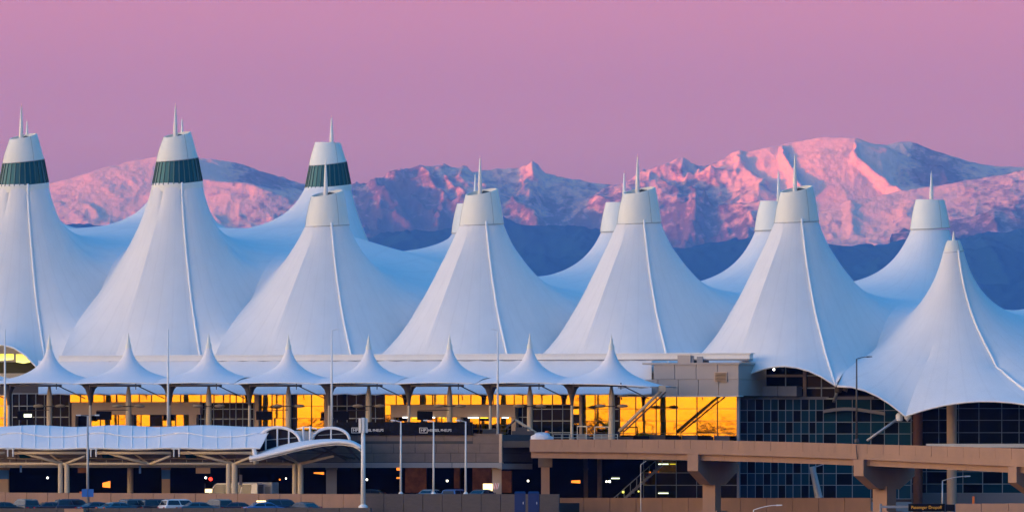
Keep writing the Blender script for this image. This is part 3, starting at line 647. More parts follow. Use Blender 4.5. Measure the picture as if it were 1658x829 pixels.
def glazing(pxs, pys, w, glass, bar='mull', parent=TB_, bw=0.09, Y=None, skip=(), hbars=True):
    """panes between the grid lines pxs, pys and a bar on every line, each its own part"""
    def pt(px): return XY(px, w) if Y is None else ((px - 829) * Y / F, Y)
    Ym = (pt(pxs[0])[1] + pt(pxs[-1])[1]) / 2
    zs = [ZZ(p, Ym) for p in pys]
    for i in range(len(pxs) - 1):
        a_, b_ = Vector((*pt(pxs[i]), 0)), Vector((*pt(pxs[i + 1]), 0)); d = (b_ - a_).normalized(); nn = Vector((d.y, -d.x, 0))
        for j in range(len(zs) - 1):
            if (i, j) in skip: continue
            g = glass[(i + j * 7) % len(glass)] if isinstance(glass, list) else glass
            t1, t2 = random.uniform(-.002, .002), random.uniform(-.0012, .0012)
            mb = MB(); q = []
            for (pp, s) in ((a_, -1), (b_, 1)):
                for (z, sz) in ((zs[j + 1], -1), (zs[j], 1)): q.append(Vector((pp.x, pp.y, z)) + nn * (t1 * s + t2 * sz))
            bk = [v - nn * 0.05 for v in q]
            mb.hexa([q[0], q[2], bk[2], bk[0]], [q[1], q[3], bk[3], bk[1]])
            build('glass_pane', mb, g, parent)
    lo, hi = min(zs), max(zs)
    for px in pxs:
        a_ = Vector((*pt(px), 0)); mb = MB(); mb.box(a_.x - bw / 2, a_.x + bw / 2, a_.y - 0.12, a_.y + 0.02, lo, hi); build('mullion', mb, bar, parent)
    if hbars:
        for z in zs:
            mb = MB(); a_, b_ = pt(pxs[0]), pt(pxs[-1]); mb.obox((a_[0], a_[1] - 0.09), (b_[0], b_[1] - 0.09), z - bw / 2, z + bw / 2, 0.06); build('transom', mb, bar, parent)
def lin(a_, b_, n): return [a_ + (b_ - a_) * i / n for i in range(n + 1)]
# solid wall behind the glass, roof edge, sloped canopy roof
one('wall', -150, 1195, 623, 716, 16.6, 0.3, 'concdark')
one('roof_parapet', 95, 1214, 575, 583, 15.2, 1.2, 'white')
one('parapet_coping', 95, 1216, 573.2, 575, 15.35, 1.5, 'white')
one('roof_slab', 95, 1212, 583, 585, 15.1, 1.5, 'grey')
mb = MB(); n = 60
rows = []
for k in range(5):
    t = k / 4; w = 15.05 + 4.3 * t
    rows.append([P(62 + 993 * i / n, 583.5 + 53.5 * (t ** 0.9) + 1.0 * math.sin(i * 2.9), w) for i in range(n + 1)])
mb.shell(rows, 0.12); build('sloped_fabric_roof', mb, 'fabric2', TB_, True, 50)
# clerestory and bays (x range, kind) of the upper glass front; w = 17
GW = 17.0
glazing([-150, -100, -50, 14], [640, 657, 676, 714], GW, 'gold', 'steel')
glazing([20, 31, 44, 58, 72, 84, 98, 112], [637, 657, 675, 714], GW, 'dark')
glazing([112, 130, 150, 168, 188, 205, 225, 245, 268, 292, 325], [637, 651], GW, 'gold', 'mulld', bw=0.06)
one('concrete_band', 116, 324, 651, 671, GW + 0.9, 1.2, 'beige')
for a_, b_ in ((116, 122), (207, 213), (306, 318)): one('wall_pier', a_, b_, 671, 714, GW + 0.8, 1.0, 'beige')
one('door_recess', 122, 145, 671, 714, GW - 0.1, 0.2, 'black')
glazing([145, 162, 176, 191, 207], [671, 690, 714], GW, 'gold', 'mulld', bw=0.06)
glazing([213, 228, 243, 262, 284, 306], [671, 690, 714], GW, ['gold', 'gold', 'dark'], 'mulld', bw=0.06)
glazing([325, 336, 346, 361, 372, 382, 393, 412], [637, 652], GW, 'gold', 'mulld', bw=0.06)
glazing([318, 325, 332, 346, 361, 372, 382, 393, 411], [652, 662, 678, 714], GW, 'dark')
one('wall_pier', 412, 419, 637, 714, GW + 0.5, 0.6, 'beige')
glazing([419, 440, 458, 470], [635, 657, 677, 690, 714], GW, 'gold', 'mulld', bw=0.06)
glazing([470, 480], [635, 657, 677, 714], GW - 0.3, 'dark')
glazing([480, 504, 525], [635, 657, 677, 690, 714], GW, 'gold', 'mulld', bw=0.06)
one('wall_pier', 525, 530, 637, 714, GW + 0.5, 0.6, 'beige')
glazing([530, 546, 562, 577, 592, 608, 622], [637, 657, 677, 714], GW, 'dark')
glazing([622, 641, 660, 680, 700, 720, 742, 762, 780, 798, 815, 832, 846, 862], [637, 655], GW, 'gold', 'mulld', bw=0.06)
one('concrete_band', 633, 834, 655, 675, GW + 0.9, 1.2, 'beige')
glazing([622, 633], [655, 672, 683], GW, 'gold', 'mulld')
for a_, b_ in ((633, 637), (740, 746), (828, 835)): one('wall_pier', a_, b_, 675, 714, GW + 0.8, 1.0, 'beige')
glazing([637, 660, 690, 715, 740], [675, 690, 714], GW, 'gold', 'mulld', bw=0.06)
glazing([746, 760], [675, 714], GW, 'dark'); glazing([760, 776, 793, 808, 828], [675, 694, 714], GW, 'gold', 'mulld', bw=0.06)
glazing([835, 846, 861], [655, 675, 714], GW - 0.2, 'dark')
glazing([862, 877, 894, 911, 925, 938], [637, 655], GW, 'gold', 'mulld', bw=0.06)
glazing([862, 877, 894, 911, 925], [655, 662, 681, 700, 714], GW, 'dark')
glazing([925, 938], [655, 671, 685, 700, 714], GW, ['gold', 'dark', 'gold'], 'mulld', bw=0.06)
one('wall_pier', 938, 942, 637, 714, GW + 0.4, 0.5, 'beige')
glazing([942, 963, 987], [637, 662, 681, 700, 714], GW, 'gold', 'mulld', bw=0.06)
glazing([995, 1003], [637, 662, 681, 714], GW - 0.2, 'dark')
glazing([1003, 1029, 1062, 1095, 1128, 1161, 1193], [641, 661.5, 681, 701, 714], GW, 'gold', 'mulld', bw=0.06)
glazing([1042, 1062, 1095, 1128, 1161, 1194], [716, 745, 765, 785, 806], GW, ['dark', 'dark', 'gold', 'dark', 'dark', 'dark'], 'mull', bw=0.07)
one('corner_post', 1193, 1197, 641, 808, GW + 0.25, 0.4, 'grey')
one('floor_band', 1003, 1193, 714, 717, GW + 0.1, 0.3, 'grey')
# tan block above the gold glass
def block(px0, px1, py0, py1, w, depth, m='panel', name='wall_panel', n=1, gap=0.03):
    for i in range(n):
        a_, b_ = px0 + (px1 - px0) * i / n, px0 + (px1 - px0) * (i + 1) / n
        p0, p1 = Vector((*XY(a_, w), 0)), Vector((*XY(b_, w), 0)); Ym = p0.y; d = (p1 - p0).normalized()
        mb = MB(); mb.obox(p0 + d * gap, p1 - d * gap, ZZ(py1, Ym), ZZ(py0, Ym), depth); build(name, mb, m, TB_)
block(1058, 1196, 590, 614, GW + 1.6, 10.0, n=4); block(1000, 1196, 614.4, 640, GW + 1.55, 10.0, n=6)
one('block_coping', 1040, 1197, 587, 590, GW + 1.75, 10.5, 'panel')
one('sill', 1000, 1196, 640, 642, GW + 1.5, 1.7, 'white')
one('rooftop_vent', 1156, 1177, 602, 618, GW + 1.75, 0.3, 'beige')
mb = MB()
for k in range(6): pbox(mb, 1158, 1175, 604 + 2.3 * k, 605 + 2.3 * k, GW + 1.82, 0.1)
tag(build('vent_louvre', mb, 'mulld', TB_), kind='stuff')
block(1197, 1290, 625, 641, GW - 7, 2.0, 'grey', n=3)
for a_, b_, c_, d_, w in ((1097, 1118, 575, 587, 15.5), (1119, 1123, 576, 587, 15.3), (1128, 1138, 577, 587, 15.3)): one('rooftop_unit', a_, b_, c_, d_, w, 2.2, 'panel' if b_ - a_ > 15 else 'grey')
one('service_box', 1196, 1213, 578, 584, 13.1, 1.0, 'white')
# dark glass wing at the right
def fa(name, px0, px1, py0, py1, Y, depth, m, parent=TB_):
    mb = MB(); mb.box((px0 - 829) * Y / F, (px1 - 829) * Y / F, Y, Y + depth, ZZ(py1, Y), ZZ(py0, Y)); return build(name, mb, m, parent)
YW = 1186
wing = [1198, 1210, 1223, 1236, 1248, 1260, 1272, 1284, 1297, 1310, 1321, 1333, 1354, 1380, 1410, 1432, 1455, 1475]
glazing(wing, [646, 664, 683, 702, 722], None, ['tealglass', 'tealglass', 'dark'], 'mull', Y=YW, bw=0.07)
glazing(wing, [740, 766, 785, 807], None, ['tealglass', 'dark', 'tealglass'], 'mull', Y=YW, bw=0.07)
fa('wall', 1197, 1476, 640, 812, YW + 0.3, 0.4, 'concdark')
fa('wall', 1345, 1476, 624, 644, 1193, 0.4, 'dark'); fa('wing_sill', 1197, 1415, 642, 646.5, YW - 0.5, 1.5, 'grey')
mb = MB(); pts = [[A(1333 + 100 * i / 12, 663.5 - 4 * math.sin(math.pi * min(1, i / 9)) + (i - 9) * 1.2 * (i > 9) - 0.2 * j, YW - 0.2 - 1.6 * j / 2) for i in range(13)] for j in range(3)]
mb.shell(pts, 0.35); build('curved_canopy_ledge', mb, 'fascia', TB_, True, 40)
# clerestory below the arch of the tent
glazing([1240, 1272, 1303, 1330, 1352], [590, 608, 628, 645], 7.0, 'dark', 'mull', bw=0.12)
one('clerestory_beam', 1240, 1303, 606, 610, 7.4, 0.3, 'beige'); one('clerestory_column', 1300, 1305, 600, 645, 7.3, 0.4, 'beige')
# recess under the small tent peak
YR = 1193
glazing([1476, 1484, 1520, 1552, 1585, 1622, 1650, 1700], [640, 661, 680, 700, 722], None, 'dark', 'mull', Y=YR, bw=0.07)
glazing([1476, 1500, 1537, 1559, 1591, 1623, 1660, 1700], [740, 763, 783, 798], None, ['tealglass', 'tealglass', 'dark'], 'mull', Y=YR, bw=0.09)
fa('wall', 1476, 1720, 636, 798, YR + .3, 0.4, 'concdark'); fa('low_wall', 1476, 1720, 798, 835, YR - 0.5, 0.8, 'grey')
for px0, px1, m in ((1478, 1494, 'wood'), (1533, 1549, 'beige')):
    mb = MB(); c_ = A((px0 + px1) / 2, 720, YR - 7); r_ = (px1 - px0) / 2 * c_.y / F; zt = ZZ(648, c_.y)
    mb.lathe([(r_ * 0.95, 0), (r_, 4), (r_ * 1.02, zt)], 14, (c_.x, c_.y, 0)); build('column', mb, m, TB_, True, 50)
fa('white_ledge', 1500, 1720, 718, 724, YR - 12, 1.5, 'white')
# warm lit ceiling seen under the fabric at the far left and a lamp under the arch
t = thing('lit_ceiling', 'yellow lit ceiling strip glowing under the fabric arch at far left', 'light', tuple(P(20, 580, 12)))
for a_, b_, c_, d_ in ((-30, 22, 573, 582), (26, 50, 573.5, 586)):
    mb = MB(); pts = []
    for j in range(2): pts.append([P(a_ + (b_ - a_) * i / 8, c_ + (d_ - c_) * j - (1 - j) * 0 + (j * -2) * abs(i - 4) / 4, 11.5 + 1.5 * j) for i in range(9)])
    mb.shell(pts, 0.15); build('light_panel', mb, 'lamp_y', t)
fa('arch_wall', -60, 93, 586, 604, XY(20, 9)[1], 0.3, 'concdark')

def bulb(px, py, w, r_, m, label, cat='light', name='lamp', grp=None, Y=None):
    p = P(px, py, w) if Y is None else A(px, py, Y); mb = MB(); n = 8
    mb.lathe([(r_ * math.sin(math.pi * k / 6) + 1e-4, -r_ * math.cos(math.pi * k / 6)) for k in range(7)], 10, (p.x, p.y, p.z), False)
    t = thing(name, label, cat, tuple(p), 0, grp); build('bulb', mb, m, t, True)
    mb = MB(); mb.tube(p + Vector((0, r_ * 0.8, 0)), p + Vector((0, r_ + 0.35, 0)), r_ * 0.5, r_ * 0.5, 8); build('housing', mb, 'bronze', t); return t
bulb(1253, 598, 8.5, 0.13, 'lamp_w', 'small lit lamp under the left end of the clerestory arch')

# ================================================================ small canopies along the departures kerb
CW = 26.0
CPX = [-50, 80, 208, 338, 467, 597, 728, 858, 990]
VPX = [-115, 14, 146, 274, 404, 533, 662, 794, 926]
ORD = ['first', 'second', 'third', 'fourth', 'fifth', 'sixth', 'seventh', 'eighth']
for i, px in enumerate(CPX):
    x, y = XY(px, CW); zc = ZZ(561 + random.uniform(-1.2, 1.2), y); ze = ZZ(621.5, y); s = y / F
    last = i == len(CPX) - 1
    lab = 'small white cone canopy beyond the left edge of the picture' if i == 0 else ('small white cone canopy at the right end with a long flank tied to a strut' if last else f'small white cone canopy over the kerb, {ORD[i-1]} from the left')
    t = thing('cone_canopy', lab, 'canopy', (x, y, 0), 0, 'small cone canopies along the departures kerb')
    u0, u1 = -4.62, (4.62 if not last else 5.9)
    if i < len(CPX) - 1: u1 = abs(SA_(CPX[i + 1], CW) - SA_(px, CW)) / 2
    if i: u0 = -abs(SA_(CPX[i - 1], CW) - SA_(px, CW)) / 2
    zm = ZZ(612 + random.uniform(-1.5, 1.5), y)
    def V(w): return ze + (zm - ze) * (1 - (w / 4.6) ** 2)
    VR = (lambda w: ze - 0.3) if last else V
    def E(u):
        k = (u - u0) / (u1 - u0); return ze + 0.12 * 4 * k * (1 - k) - (0.35 * k if last else 0)
    sol = tension(u0, u1, -4.6, 4.6, 0.26, zc, [], V, VR, E, E, nray=48, nr=16, pw=1.9)
    fabric_mesh('fabric_membrane', px, CW, sol, [], t, 'fabric2')
    mb = MB(); mb.lathe([(0.34, zc - 0.25), (0.3, zc + 0.15), (0.2, zc + 0.35), (0.16, zc + 0.75), (0.07, zc + 1.1), (0.02, zc + 1.45)], 12, (x, y, 0)); build('finial', mb, 'cap', t, True, 40)
    for sgn, m in ((-1, 'steel'), (1, 'steel')):
        mb = MB(); pts = [to_world(px, u0 + (u1 - u0) * k / 14, sgn * 4.62, E(u0 + (u1 - u0) * k / 14) - 0.02, CW) for k in range(15)]; mb.path(pts, 0.07, 6); build('edge_cable', mb, 'seam', t, True)
    # edge beam below the front edge, with its brackets
    mb = MB(); mb.tube(to_world(px, u0 * 0.62, 4.3, ze - 0.22, CW), to_world(px, min(u1, 4.6) * 0.68, 4.3, ze - 0.22, CW), 0.11, 0.11, 8); build('edge_beam', mb, 'bronze', t, True)
    for f_ in (u0 * 0.62, min(u1, 4.6) * 0.55):
        mb = MB(); mb.tube(to_world(px, f_, 4.35, ze + 0.1, CW), to_world(px, f_, 4.35, ze - 0.65, CW), 0.07, 0.05, 6); build('beam_bracket', mb, 'bronze', t)
    mb = MB(); a_ = to_world(px, min(u1, 4.6) * 0.62, 4.3, ze - 0.3, CW); mb.tube(a_, to_world(px, min(u1, 4.6) * 0.96, 0.5, ze - 1.6, CW), 0.06, 0.06, 6); build('tie_rod', mb, 'bronze', t)
    # central column with twin disc luminaires
    mb = MB(); mb.lathe([(0.32, 8.0), (0.32, ze - 1.6), (0.28, ze - 1.2), (0.12, ze - 0.1)], 14, (x, y, 0)); build('column', mb, 'steel', t, True, 35)
    zl_ = ZZ(657.5, y)
    mb = MB(); mb.tube((x - 1.25, y - 0.3, zl_), (x + 1.25, y - 0.3, zl_), 0.06, 0.06, 6); arm = build('luminaire_arm', mb, 'bronze', t)
    for sx in (-1, 1):
        mb = MB(); mb.lathe([(0.02, -0.16), (0.5, -0.1), (0.62, 0.02), (0.45, 0.16), (0.05, 0.24)], 16, (x + sx * 1.2, y - 0.3, zl_)); build('disc_luminaire', mb, 'steel', t, True, 40)
    if i in (1, 2, 4, 5, 6):
        mb = MB(); bx = x + (-2.6 if i != 5 else -2.9); mb.box(bx - 0.95, bx + 0.75, y - 0.4, y - 0.15, zl_ - 1.5, zl_ - 0.55); s_ = build('hanging_sign', mb, 'black', t)
        if i == 1:
            mb = MB(); mb.box(bx - 0.2, bx + 0.65, y - 0.44, y - 0.41, zl_ - 1.2, zl_ - 0.85); build('lit_sign_face', mb, 'lamp_g', s_)
        mb = MB(); mb.tube((bx - 0.9, y - 0.3, zl_ - 0.5), (x, y - 0.3, zl_ - 0.4), 0.04, 0.04, 4); build('sign_arm', mb, 'bronze', t)
for i, px in enumerate(VPX):
    x, y = XY(px, CW + 3.4); ze = ZZ(622, y)
    near = 'left of the first' if i == 0 else ''
    names_ = ['beyond the left edge', 'left of the first cone in view', 'between the first and second cones', 'between the second and third cones', 'between the third and fourth cones', 'between the fourth and fifth cones', 'between the fifth and sixth cones', 'between the sixth and seventh cones', 'between the seventh and eighth cones']
    t = thing('canopy_post', 'slim post with dark flared head, ' + names_[i], 'post', (x, y, 0), 0, 'posts with flared heads under the cone canopies')
    mb = MB(); mb.lathe([(0.16, ze - 2.3), (0.22, ze - 1.75), (0.32, ze - 1.2), (0.55, ze - 0.55), (0.95, ze - 0.1), (1.35, ze + 0.02)], 14, (x, y, 0)); build('flared_head', mb, 'bronze', t, True, 50)
    mb = MB(); mb.lathe([(0.17, 8.0), (0.15, ze - 2.25)], 12, (x, y, 0)); build('shaft', mb, 'steel', t, True, 50)
    mb = MB(); mb.lathe([(0.26, 8.0), (0.26, 8.3), (0.18, 8.45)], 12, (x, y, 0)); build('base_collar', mb, 'steel', t)
# inclined strut at the right end
p0, p1 = P(1073, 630, CW + 2), P(1003, 698, CW + 1)
t = thing('inclined_strut', 'thick inclined strut holding the right end of the cone canopies', 'strut', tuple(p1))
mb = MB(); mb.tube(p1, p0, 0.2, 0.15, 10); build('tube', mb, 'steel', t, True)
mb = MB(); mb.tube(p1 + RV * .55, p0 + RV * .35 - UP * .3, 0.09, 0.09, 8); build('stay_rod', mb, 'bronze', t)
mb = MB(); c_ = p0; mb.box(c_.x - 0.45, c_.x + 0.3, c_.y - .2, c_.y + .2, c_.z - 0.25, c_.z + 0.4); build('head_plate', mb, 'steel', t)
# corner struts of the big roof at the right
for (a_, b_, r_) in ((P(1357, 630, 9.5), P(1350, 650, 8.5), 0.18), (P(1456, 676, 13), P(1404, 713, 15), 0.14)):
    t = thing('anchor_strut', 'white anchor strut where the big tent fabric comes down ' + ('beside the street lamp' if r_ < 0.16 else 'beside the clerestory'), 'strut', tuple(a_))
    mb = MB(); mb.tube(a_, b_, r_, r_, 8); build('tube', mb, 'pole', t, True)
    mb = MB(); c_ = a_; mb.lathe([(0.2, -0.4), (0.38, -0.3), (0.38, 0.3), (0.2, 0.5)], 10, tuple(c_)); build('anchor_casting', mb, 'white' if r_ < .16 else 'bronze', t, True, 30)
    mb = MB(); mb.tube(a_ + Vector((0.7, -0.2, -0.2)), a_ + Vector((1.2, -0.2, 0.9 if r_ > .16 else .2)), 0.3, 0.18, 8); build('cable_socket', mb, 'bronze' if r_ > .16 else 'white', t)
# ================================================================ DECKS, WALLS, BRIDGE
def deck():
    mb = MB(); a_, b_ = XY(-150, 36), XY(1046, 36)
    mb.obox(a_, b_, 7.3, 8.0, 22.0)
    tag(build('upper_road', mb, 'asphalt'), kind='structure')
    mb = MB(); a_, b_ = XY(-150, 20), XY(1046, 20); mb.obox(a_, b_, 8.002, 8.15, 3.0); tag(build('upper_pavement', mb, 'beige'), kind='structure')
    mb = MB(); a_, b_ = XY(-150, 8), XY(1060, 8); mb.obox(a_, b_, 0, 7.3, 0.4); tag(build('lower_back_wall', mb, 'black'), kind='structure')  # shade of the lower level put into the wall's black colour
    mb = MB(); a_ = Vector((*XY(-150, 37), 0)); mb.obox(a_, a_ - NV * 30, 0, 7.3, 0.4); tag(build('lower_side_wall', mb, 'concdark'), kind='structure')
    mb = MB(); a_, b_ = XY(-150, 74), XY(590, 74); mb.obox(a_, b_, -.2, 0.012, 22); tag(build('parking_lot', mb, 'asphalt'), kind='structure')
    mb = MB(); a_, b_ = XY(-150, 50), XY(1400, 50); mb.obox(a_, b_, -.2, 0.006, 42); tag(build('lower_road', mb, 'asphalt'), kind='structure')
deck()
def wall_run(name, label, cat, pxs, tops, bots, w, depth, m, pname='panel', wfun=None, coping=None):
    x, y = XY(pxs[0], w); t = thing(name, label, cat, (x, y, 0))
    for i in range(len(pxs) - 1):
        w0 = wfun(pxs[i]) if wfun else w; w1 = wfun(pxs[i + 1]) if wfun else w
        p0, p1 = Vector((*XY(pxs[i], w0), 0)), Vector((*XY(pxs[i + 1], w1), 0)); d = (p1 - p0).normalized(); Ym = (p0.y + p1.y) / 2
        mb = MB(); j = random.uniform(-.012, .012); n_ = Vector((d.y, -d.x, 0)) * j
        z0 = max(ZZ((bots[i] + bots[i + 1]) / 2, Ym), -0.3); mb.obox(p0 + d * 0.02 + n_, p1 - d * 0.02 + n_, z0, ZZ((tops[i] + tops[i + 1]) / 2, Ym), depth); build(pname, mb, m, t)
    p0, p1 = Vector((*XY(pxs[0], w), 0)), Vector((*XY(pxs[-1], w), 0))
    return t
# parapet of the upper road, courses of panels
t = thing('upper_parapet', 'long brown concrete parapet edging the upper road below the black banner', 'wall', (*XY(560, 36), 0))
def course(t, px0, px1, n, py0, py1, w, depth, m, off=0):
    for i in range(n):
        a_ = px0 + (px1 - px0) * i / n; b_ = px0 + (px1 - px0) * (i + 1) / n
        p0, p1 = Vector((*XY(a_, w), 0)), Vector((*XY(b_, w), 0)); d = (p1 - p0).normalized(); j = random.uniform(-.015, .015); n_ = Vector((d.y, -d.x, 0)) * j
        mb = MB(); mb.obox(p0 + d * .02 + n_, p1 - d * .02 + n_, ZZ(py1, p0.y) + 0.015, ZZ(py0, p0.y) - 0.015, depth); build('concrete_panel', mb, m, t)
course(t, 440, 812, 8, 703, 718, 36, 0.3, 'conc'); course(t, 462, 812, 10, 718, 733, 36.02, 0.3, 'conc'); course(t, 440, 812, 9, 733, 748, 36.04, 0.3, 'conc')
course(t, -150, 440, 10, 712, 748, 36.0, 0.3, 'conc')
mb = MB(); pbox(mb, 440, 812, 702, 703.2, 36.1, 0.5); build('coping', mb, 'conc', t)
mb = MB(); pbox(mb, 808, 812.5, 702, 752, 36.15, 0.5); build('end_post', mb, 'beige', t)
t = thing('parapet_return', 'concrete return of the parapet, coloured darker for shade, beside the bridge start', 'wall', (*XY(812, 36), 0))
a_ = Vector((*XY(812.6, 36), 0)); b_ = Vector((*XY(862, 31), 0))
for k in range(3):
    mb = MB(); mb.obox(a_, b_, ZZ(748 - 15 * k, a_.y) + .015, ZZ(733 - 15 * k, a_.y) - .015, 0.3); build('concrete_panel', mb, 'concdark', t)  # shade of this turned-away face put into the darker panel colour
t = thing('slab_edge_beam', 'pale grey edge beam along the upper road slab', 'beam', (*XY(585, 36), 0))
course(t, -150, 812, 12, 748.3, 757, 36.3, 0.8, 'fascia')
a2, b2 = Vector((*XY(812.6, 36.3), 0)), Vector((*XY(862, 31.3), 0)); mb = MB(); mb.obox(a2, b2, ZZ(759, a2.y), ZZ(750, a2.y), 0.6); build('concrete_panel', mb, 'fascia', t)
# lower walls
def run(name, label, px0, px1, step, top0, top1, bot, w, m, w1=None):
    x, y = XY(px0, w); t = thing(name, label, 'wall', (x, y, 0)); n = max(1, round((px1 - px0) / step)); w1 = w if w1 is None else w1
    for i in range(n):
        f0, f1 = i / n, (i + 1) / n; a_, b_ = px0 + (px1 - px0) * f0, px0 + (px1 - px0) * f1
        p0, p1 = Vector((*XY(a_, w + (w1 - w) * f0), 0)), Vector((*XY(b_, w + (w1 - w) * f1), 0)); d = (p1 - p0).normalized(); Ym = (p0.y + p1.y) / 2
        j = random.uniform(-.012, .012); n_ = Vector((d.y, -d.x, 0)) * j
        mb = MB(); mb.obox(p0 + d * .025 + n_, p1 - d * .025 + n_, -0.05 if bot is None else ZZ(bot, Ym), ZZ(top0 + (top1 - top0) * (f0 + f1) / 2, Ym), 0.35); build('concrete_panel', mb, m, t)
    return t
run('roadside_wall', 'tan concrete wall behind the row of parked cars', -60, 590, 34, 796.5, 799.5, None, 51, 'bridge')
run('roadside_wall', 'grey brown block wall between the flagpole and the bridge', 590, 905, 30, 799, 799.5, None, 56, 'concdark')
run('roadside_wall', 'brown concrete wall below the start of the bridge', 903, 1410, 42, 805.5, 805.5, None, 30, 'bridge')
run('roadside_wall', 'orange brown wall at the lower right corner', 1545, 1720, 44, 815, 814, None, 70, 'bridge')
run('parking_barrier', 'low dark kerb wall in front of the parked cars', -60, 600, 50, 822.5, 821.5, None, 76, 'concdark')
one_ = thing('barrier_block', 'pale concrete block on the low kerb wall', 'block', tuple(P(118, 826, 77))); mb = MB(); pbox(mb, 104, 135, 823.0, 832, 77.3, 0.8); build('block', mb, 'bridge', one_)
# lower level columns
for i, (px0, px1, py0, w, m, lab) in enumerate(((797, 812, 757, 35, 'beige', 'square beige column holding the slab corner beside the striped board'), (528, 545, 757, 35, 'fascia', 'wide grey column right of the lower canopy supports'),
        (262, 275, 757, 34, 'beige', 'stout beige column behind the lower canopy with a blue band'), (-8, 14, 757, 34, 'beige', 'stout beige column at far left with a blue band'), (206, 216, 752, 33, 'steel', 'slim cream column left of the blue banded column'),
        (967, 975, 757, 22, 'conc', 'round grey column under the bridge start near the stair'), (945, 952, 757, 14, 'conc', 'brown column deep under the upper road'))):
    x, y = XY((px0 + px1) / 2, w); t = thing('column', lab, 'column', (x, y, 0), 0); tag(t, kind='thing'); r_ = (px1 - px0) / 2 * y / F
    mb = MB()
    if i in (4, 5): mb.lathe([(r_, 0), (r_, 7.2)], 14, (x, y, 0)); build('shaft', mb, m, t, True, 40)
    else:
        mb.box(x - r_, x + r_, y, y + 2 * r_, 0, 7.25 if i > 3 else 5.3); build('shaft', mb, m, t)
        mb = MB(); mb.box(x - r_ - .06, x + r_ + .06, y - .06, y + 2 * r_ + .06, 4.9, 5.15); build('capital', mb, m, t)
    if i in (2, 3):
        mb = MB(); mb.box(x - r_ - .03, x + r_ + .03, y - 0.04, y + 0.3, ZZ(775, y), ZZ(758, y)); build('blue_band', mb, 'bluesign', t)

# bridge
BP = [(858, 711, 731, 741, 1161), (940, 711, 731.5, 742, 1159.3), (1020, 711, 732.5, 743, 1157.4), (1110, 711.5, 734.5, 744.5, 1154.8), (1190, 713, 736.5, 746.5, 1152.2), (1290, 715.5, 739.5, 749.5, 1148.6), (1400, 718.8, 743.5, 753.8, 1144.2), (1490, 721, 748, 758, 1140), (1580, 723.5, 752, 762, 1135.5), (1660, 726, 755.5, 766, 1131), (1760, 729.5, 760.5, 771, 1125)]
def bint(px, k): return float(np.interp(px, [b[0] for b in BP], [b[k] for b in BP]))
BR = thing('elevated_road', 'tan concrete road bridge sweeping towards the right on hammerhead piers', 'bridge', (A(1250, 775, 1120).x, 1120, 0))
def seg(px0, px1, k0, k1, off0, off1, m, name, gap=0.0, jit=0.0):
    """a slab between two picture columns, from profile row k0 down to k1, between off0 and off1 metres behind the bridge's outer line"""
    q = []
    for px in (px0, px1):
        Y = bint(px, 4); x = (px - 829) * Y / F; q.append((Vector((x, Y, 0)), ZZ(k0(px), Y), ZZ(k1(px), Y)))
    d = (q[1][0] - q[0][0]).normalized(); n_ = Vector((-d.y, d.x, 0)); a_, b_ = q[0][0] + d * gap, q[1][0] - d * gap
    lo = [a_ + n_ * (off0 + jit), b_ + n_ * (off0 + jit), b_ + n_ * off1, a_ + n_ * off1]; hi = list(lo); z0 = [q[0][2], q[1][2], q[1][2], q[0][2]]; z1 = [q[0][1], q[1][1], q[1][1], q[0][1]]
    mb = MB(); mb.hexa([(v.x, v.y, z) for v, z in zip(lo, z0)], [(v.x, v.y, z) for v, z in zip(hi, z1)]); return build(name, mb, m, BR)
pxs = [858 + 26 * i for i in range(int((1760 - 858) / 26) + 1)]
for a_, b_ in zip(pxs, pxs[1:]):
    mid = lambda p: bint(p, 1) + 0.62 * (bint(p, 2) - bint(p, 1))
    seg(a_, b_, lambda p: bint(p, 1), mid, 0.0, 0.3, 'bridge', 'parapet_panel', 0.015, random.uniform(-.012, .012))
for a_, b_ in zip(pxs[::3], pxs[3::3] + [1760]):
    seg(a_, b_, lambda p: bint(p, 1) + 0.62 * (bint(p, 2) - bint(p, 1)), lambda p: bint(p, 2), -0.07, 0.5, 'bridge', 'deck_edge')
    seg(a_, b_, lambda p: bint(p, 2) - 8, lambda p: bint(p, 2) + 0.2, 0.5, 9.5, 'asphalt', 'deck_slab')
    seg(a_, b_, lambda p: bint(p, 2), lambda p: bint(p, 3), 0.45, 1.3, 'bridge', 'edge_girder')
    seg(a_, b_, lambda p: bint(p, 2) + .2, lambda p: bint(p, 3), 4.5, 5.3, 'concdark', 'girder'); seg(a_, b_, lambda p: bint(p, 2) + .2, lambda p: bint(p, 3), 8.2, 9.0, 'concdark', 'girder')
    seg(a_, b_, lambda p: bint(p, 1) + 3, lambda p: bint(p, 2) - 3, 9.3, 9.6, 'bridge', 'far_parapet')
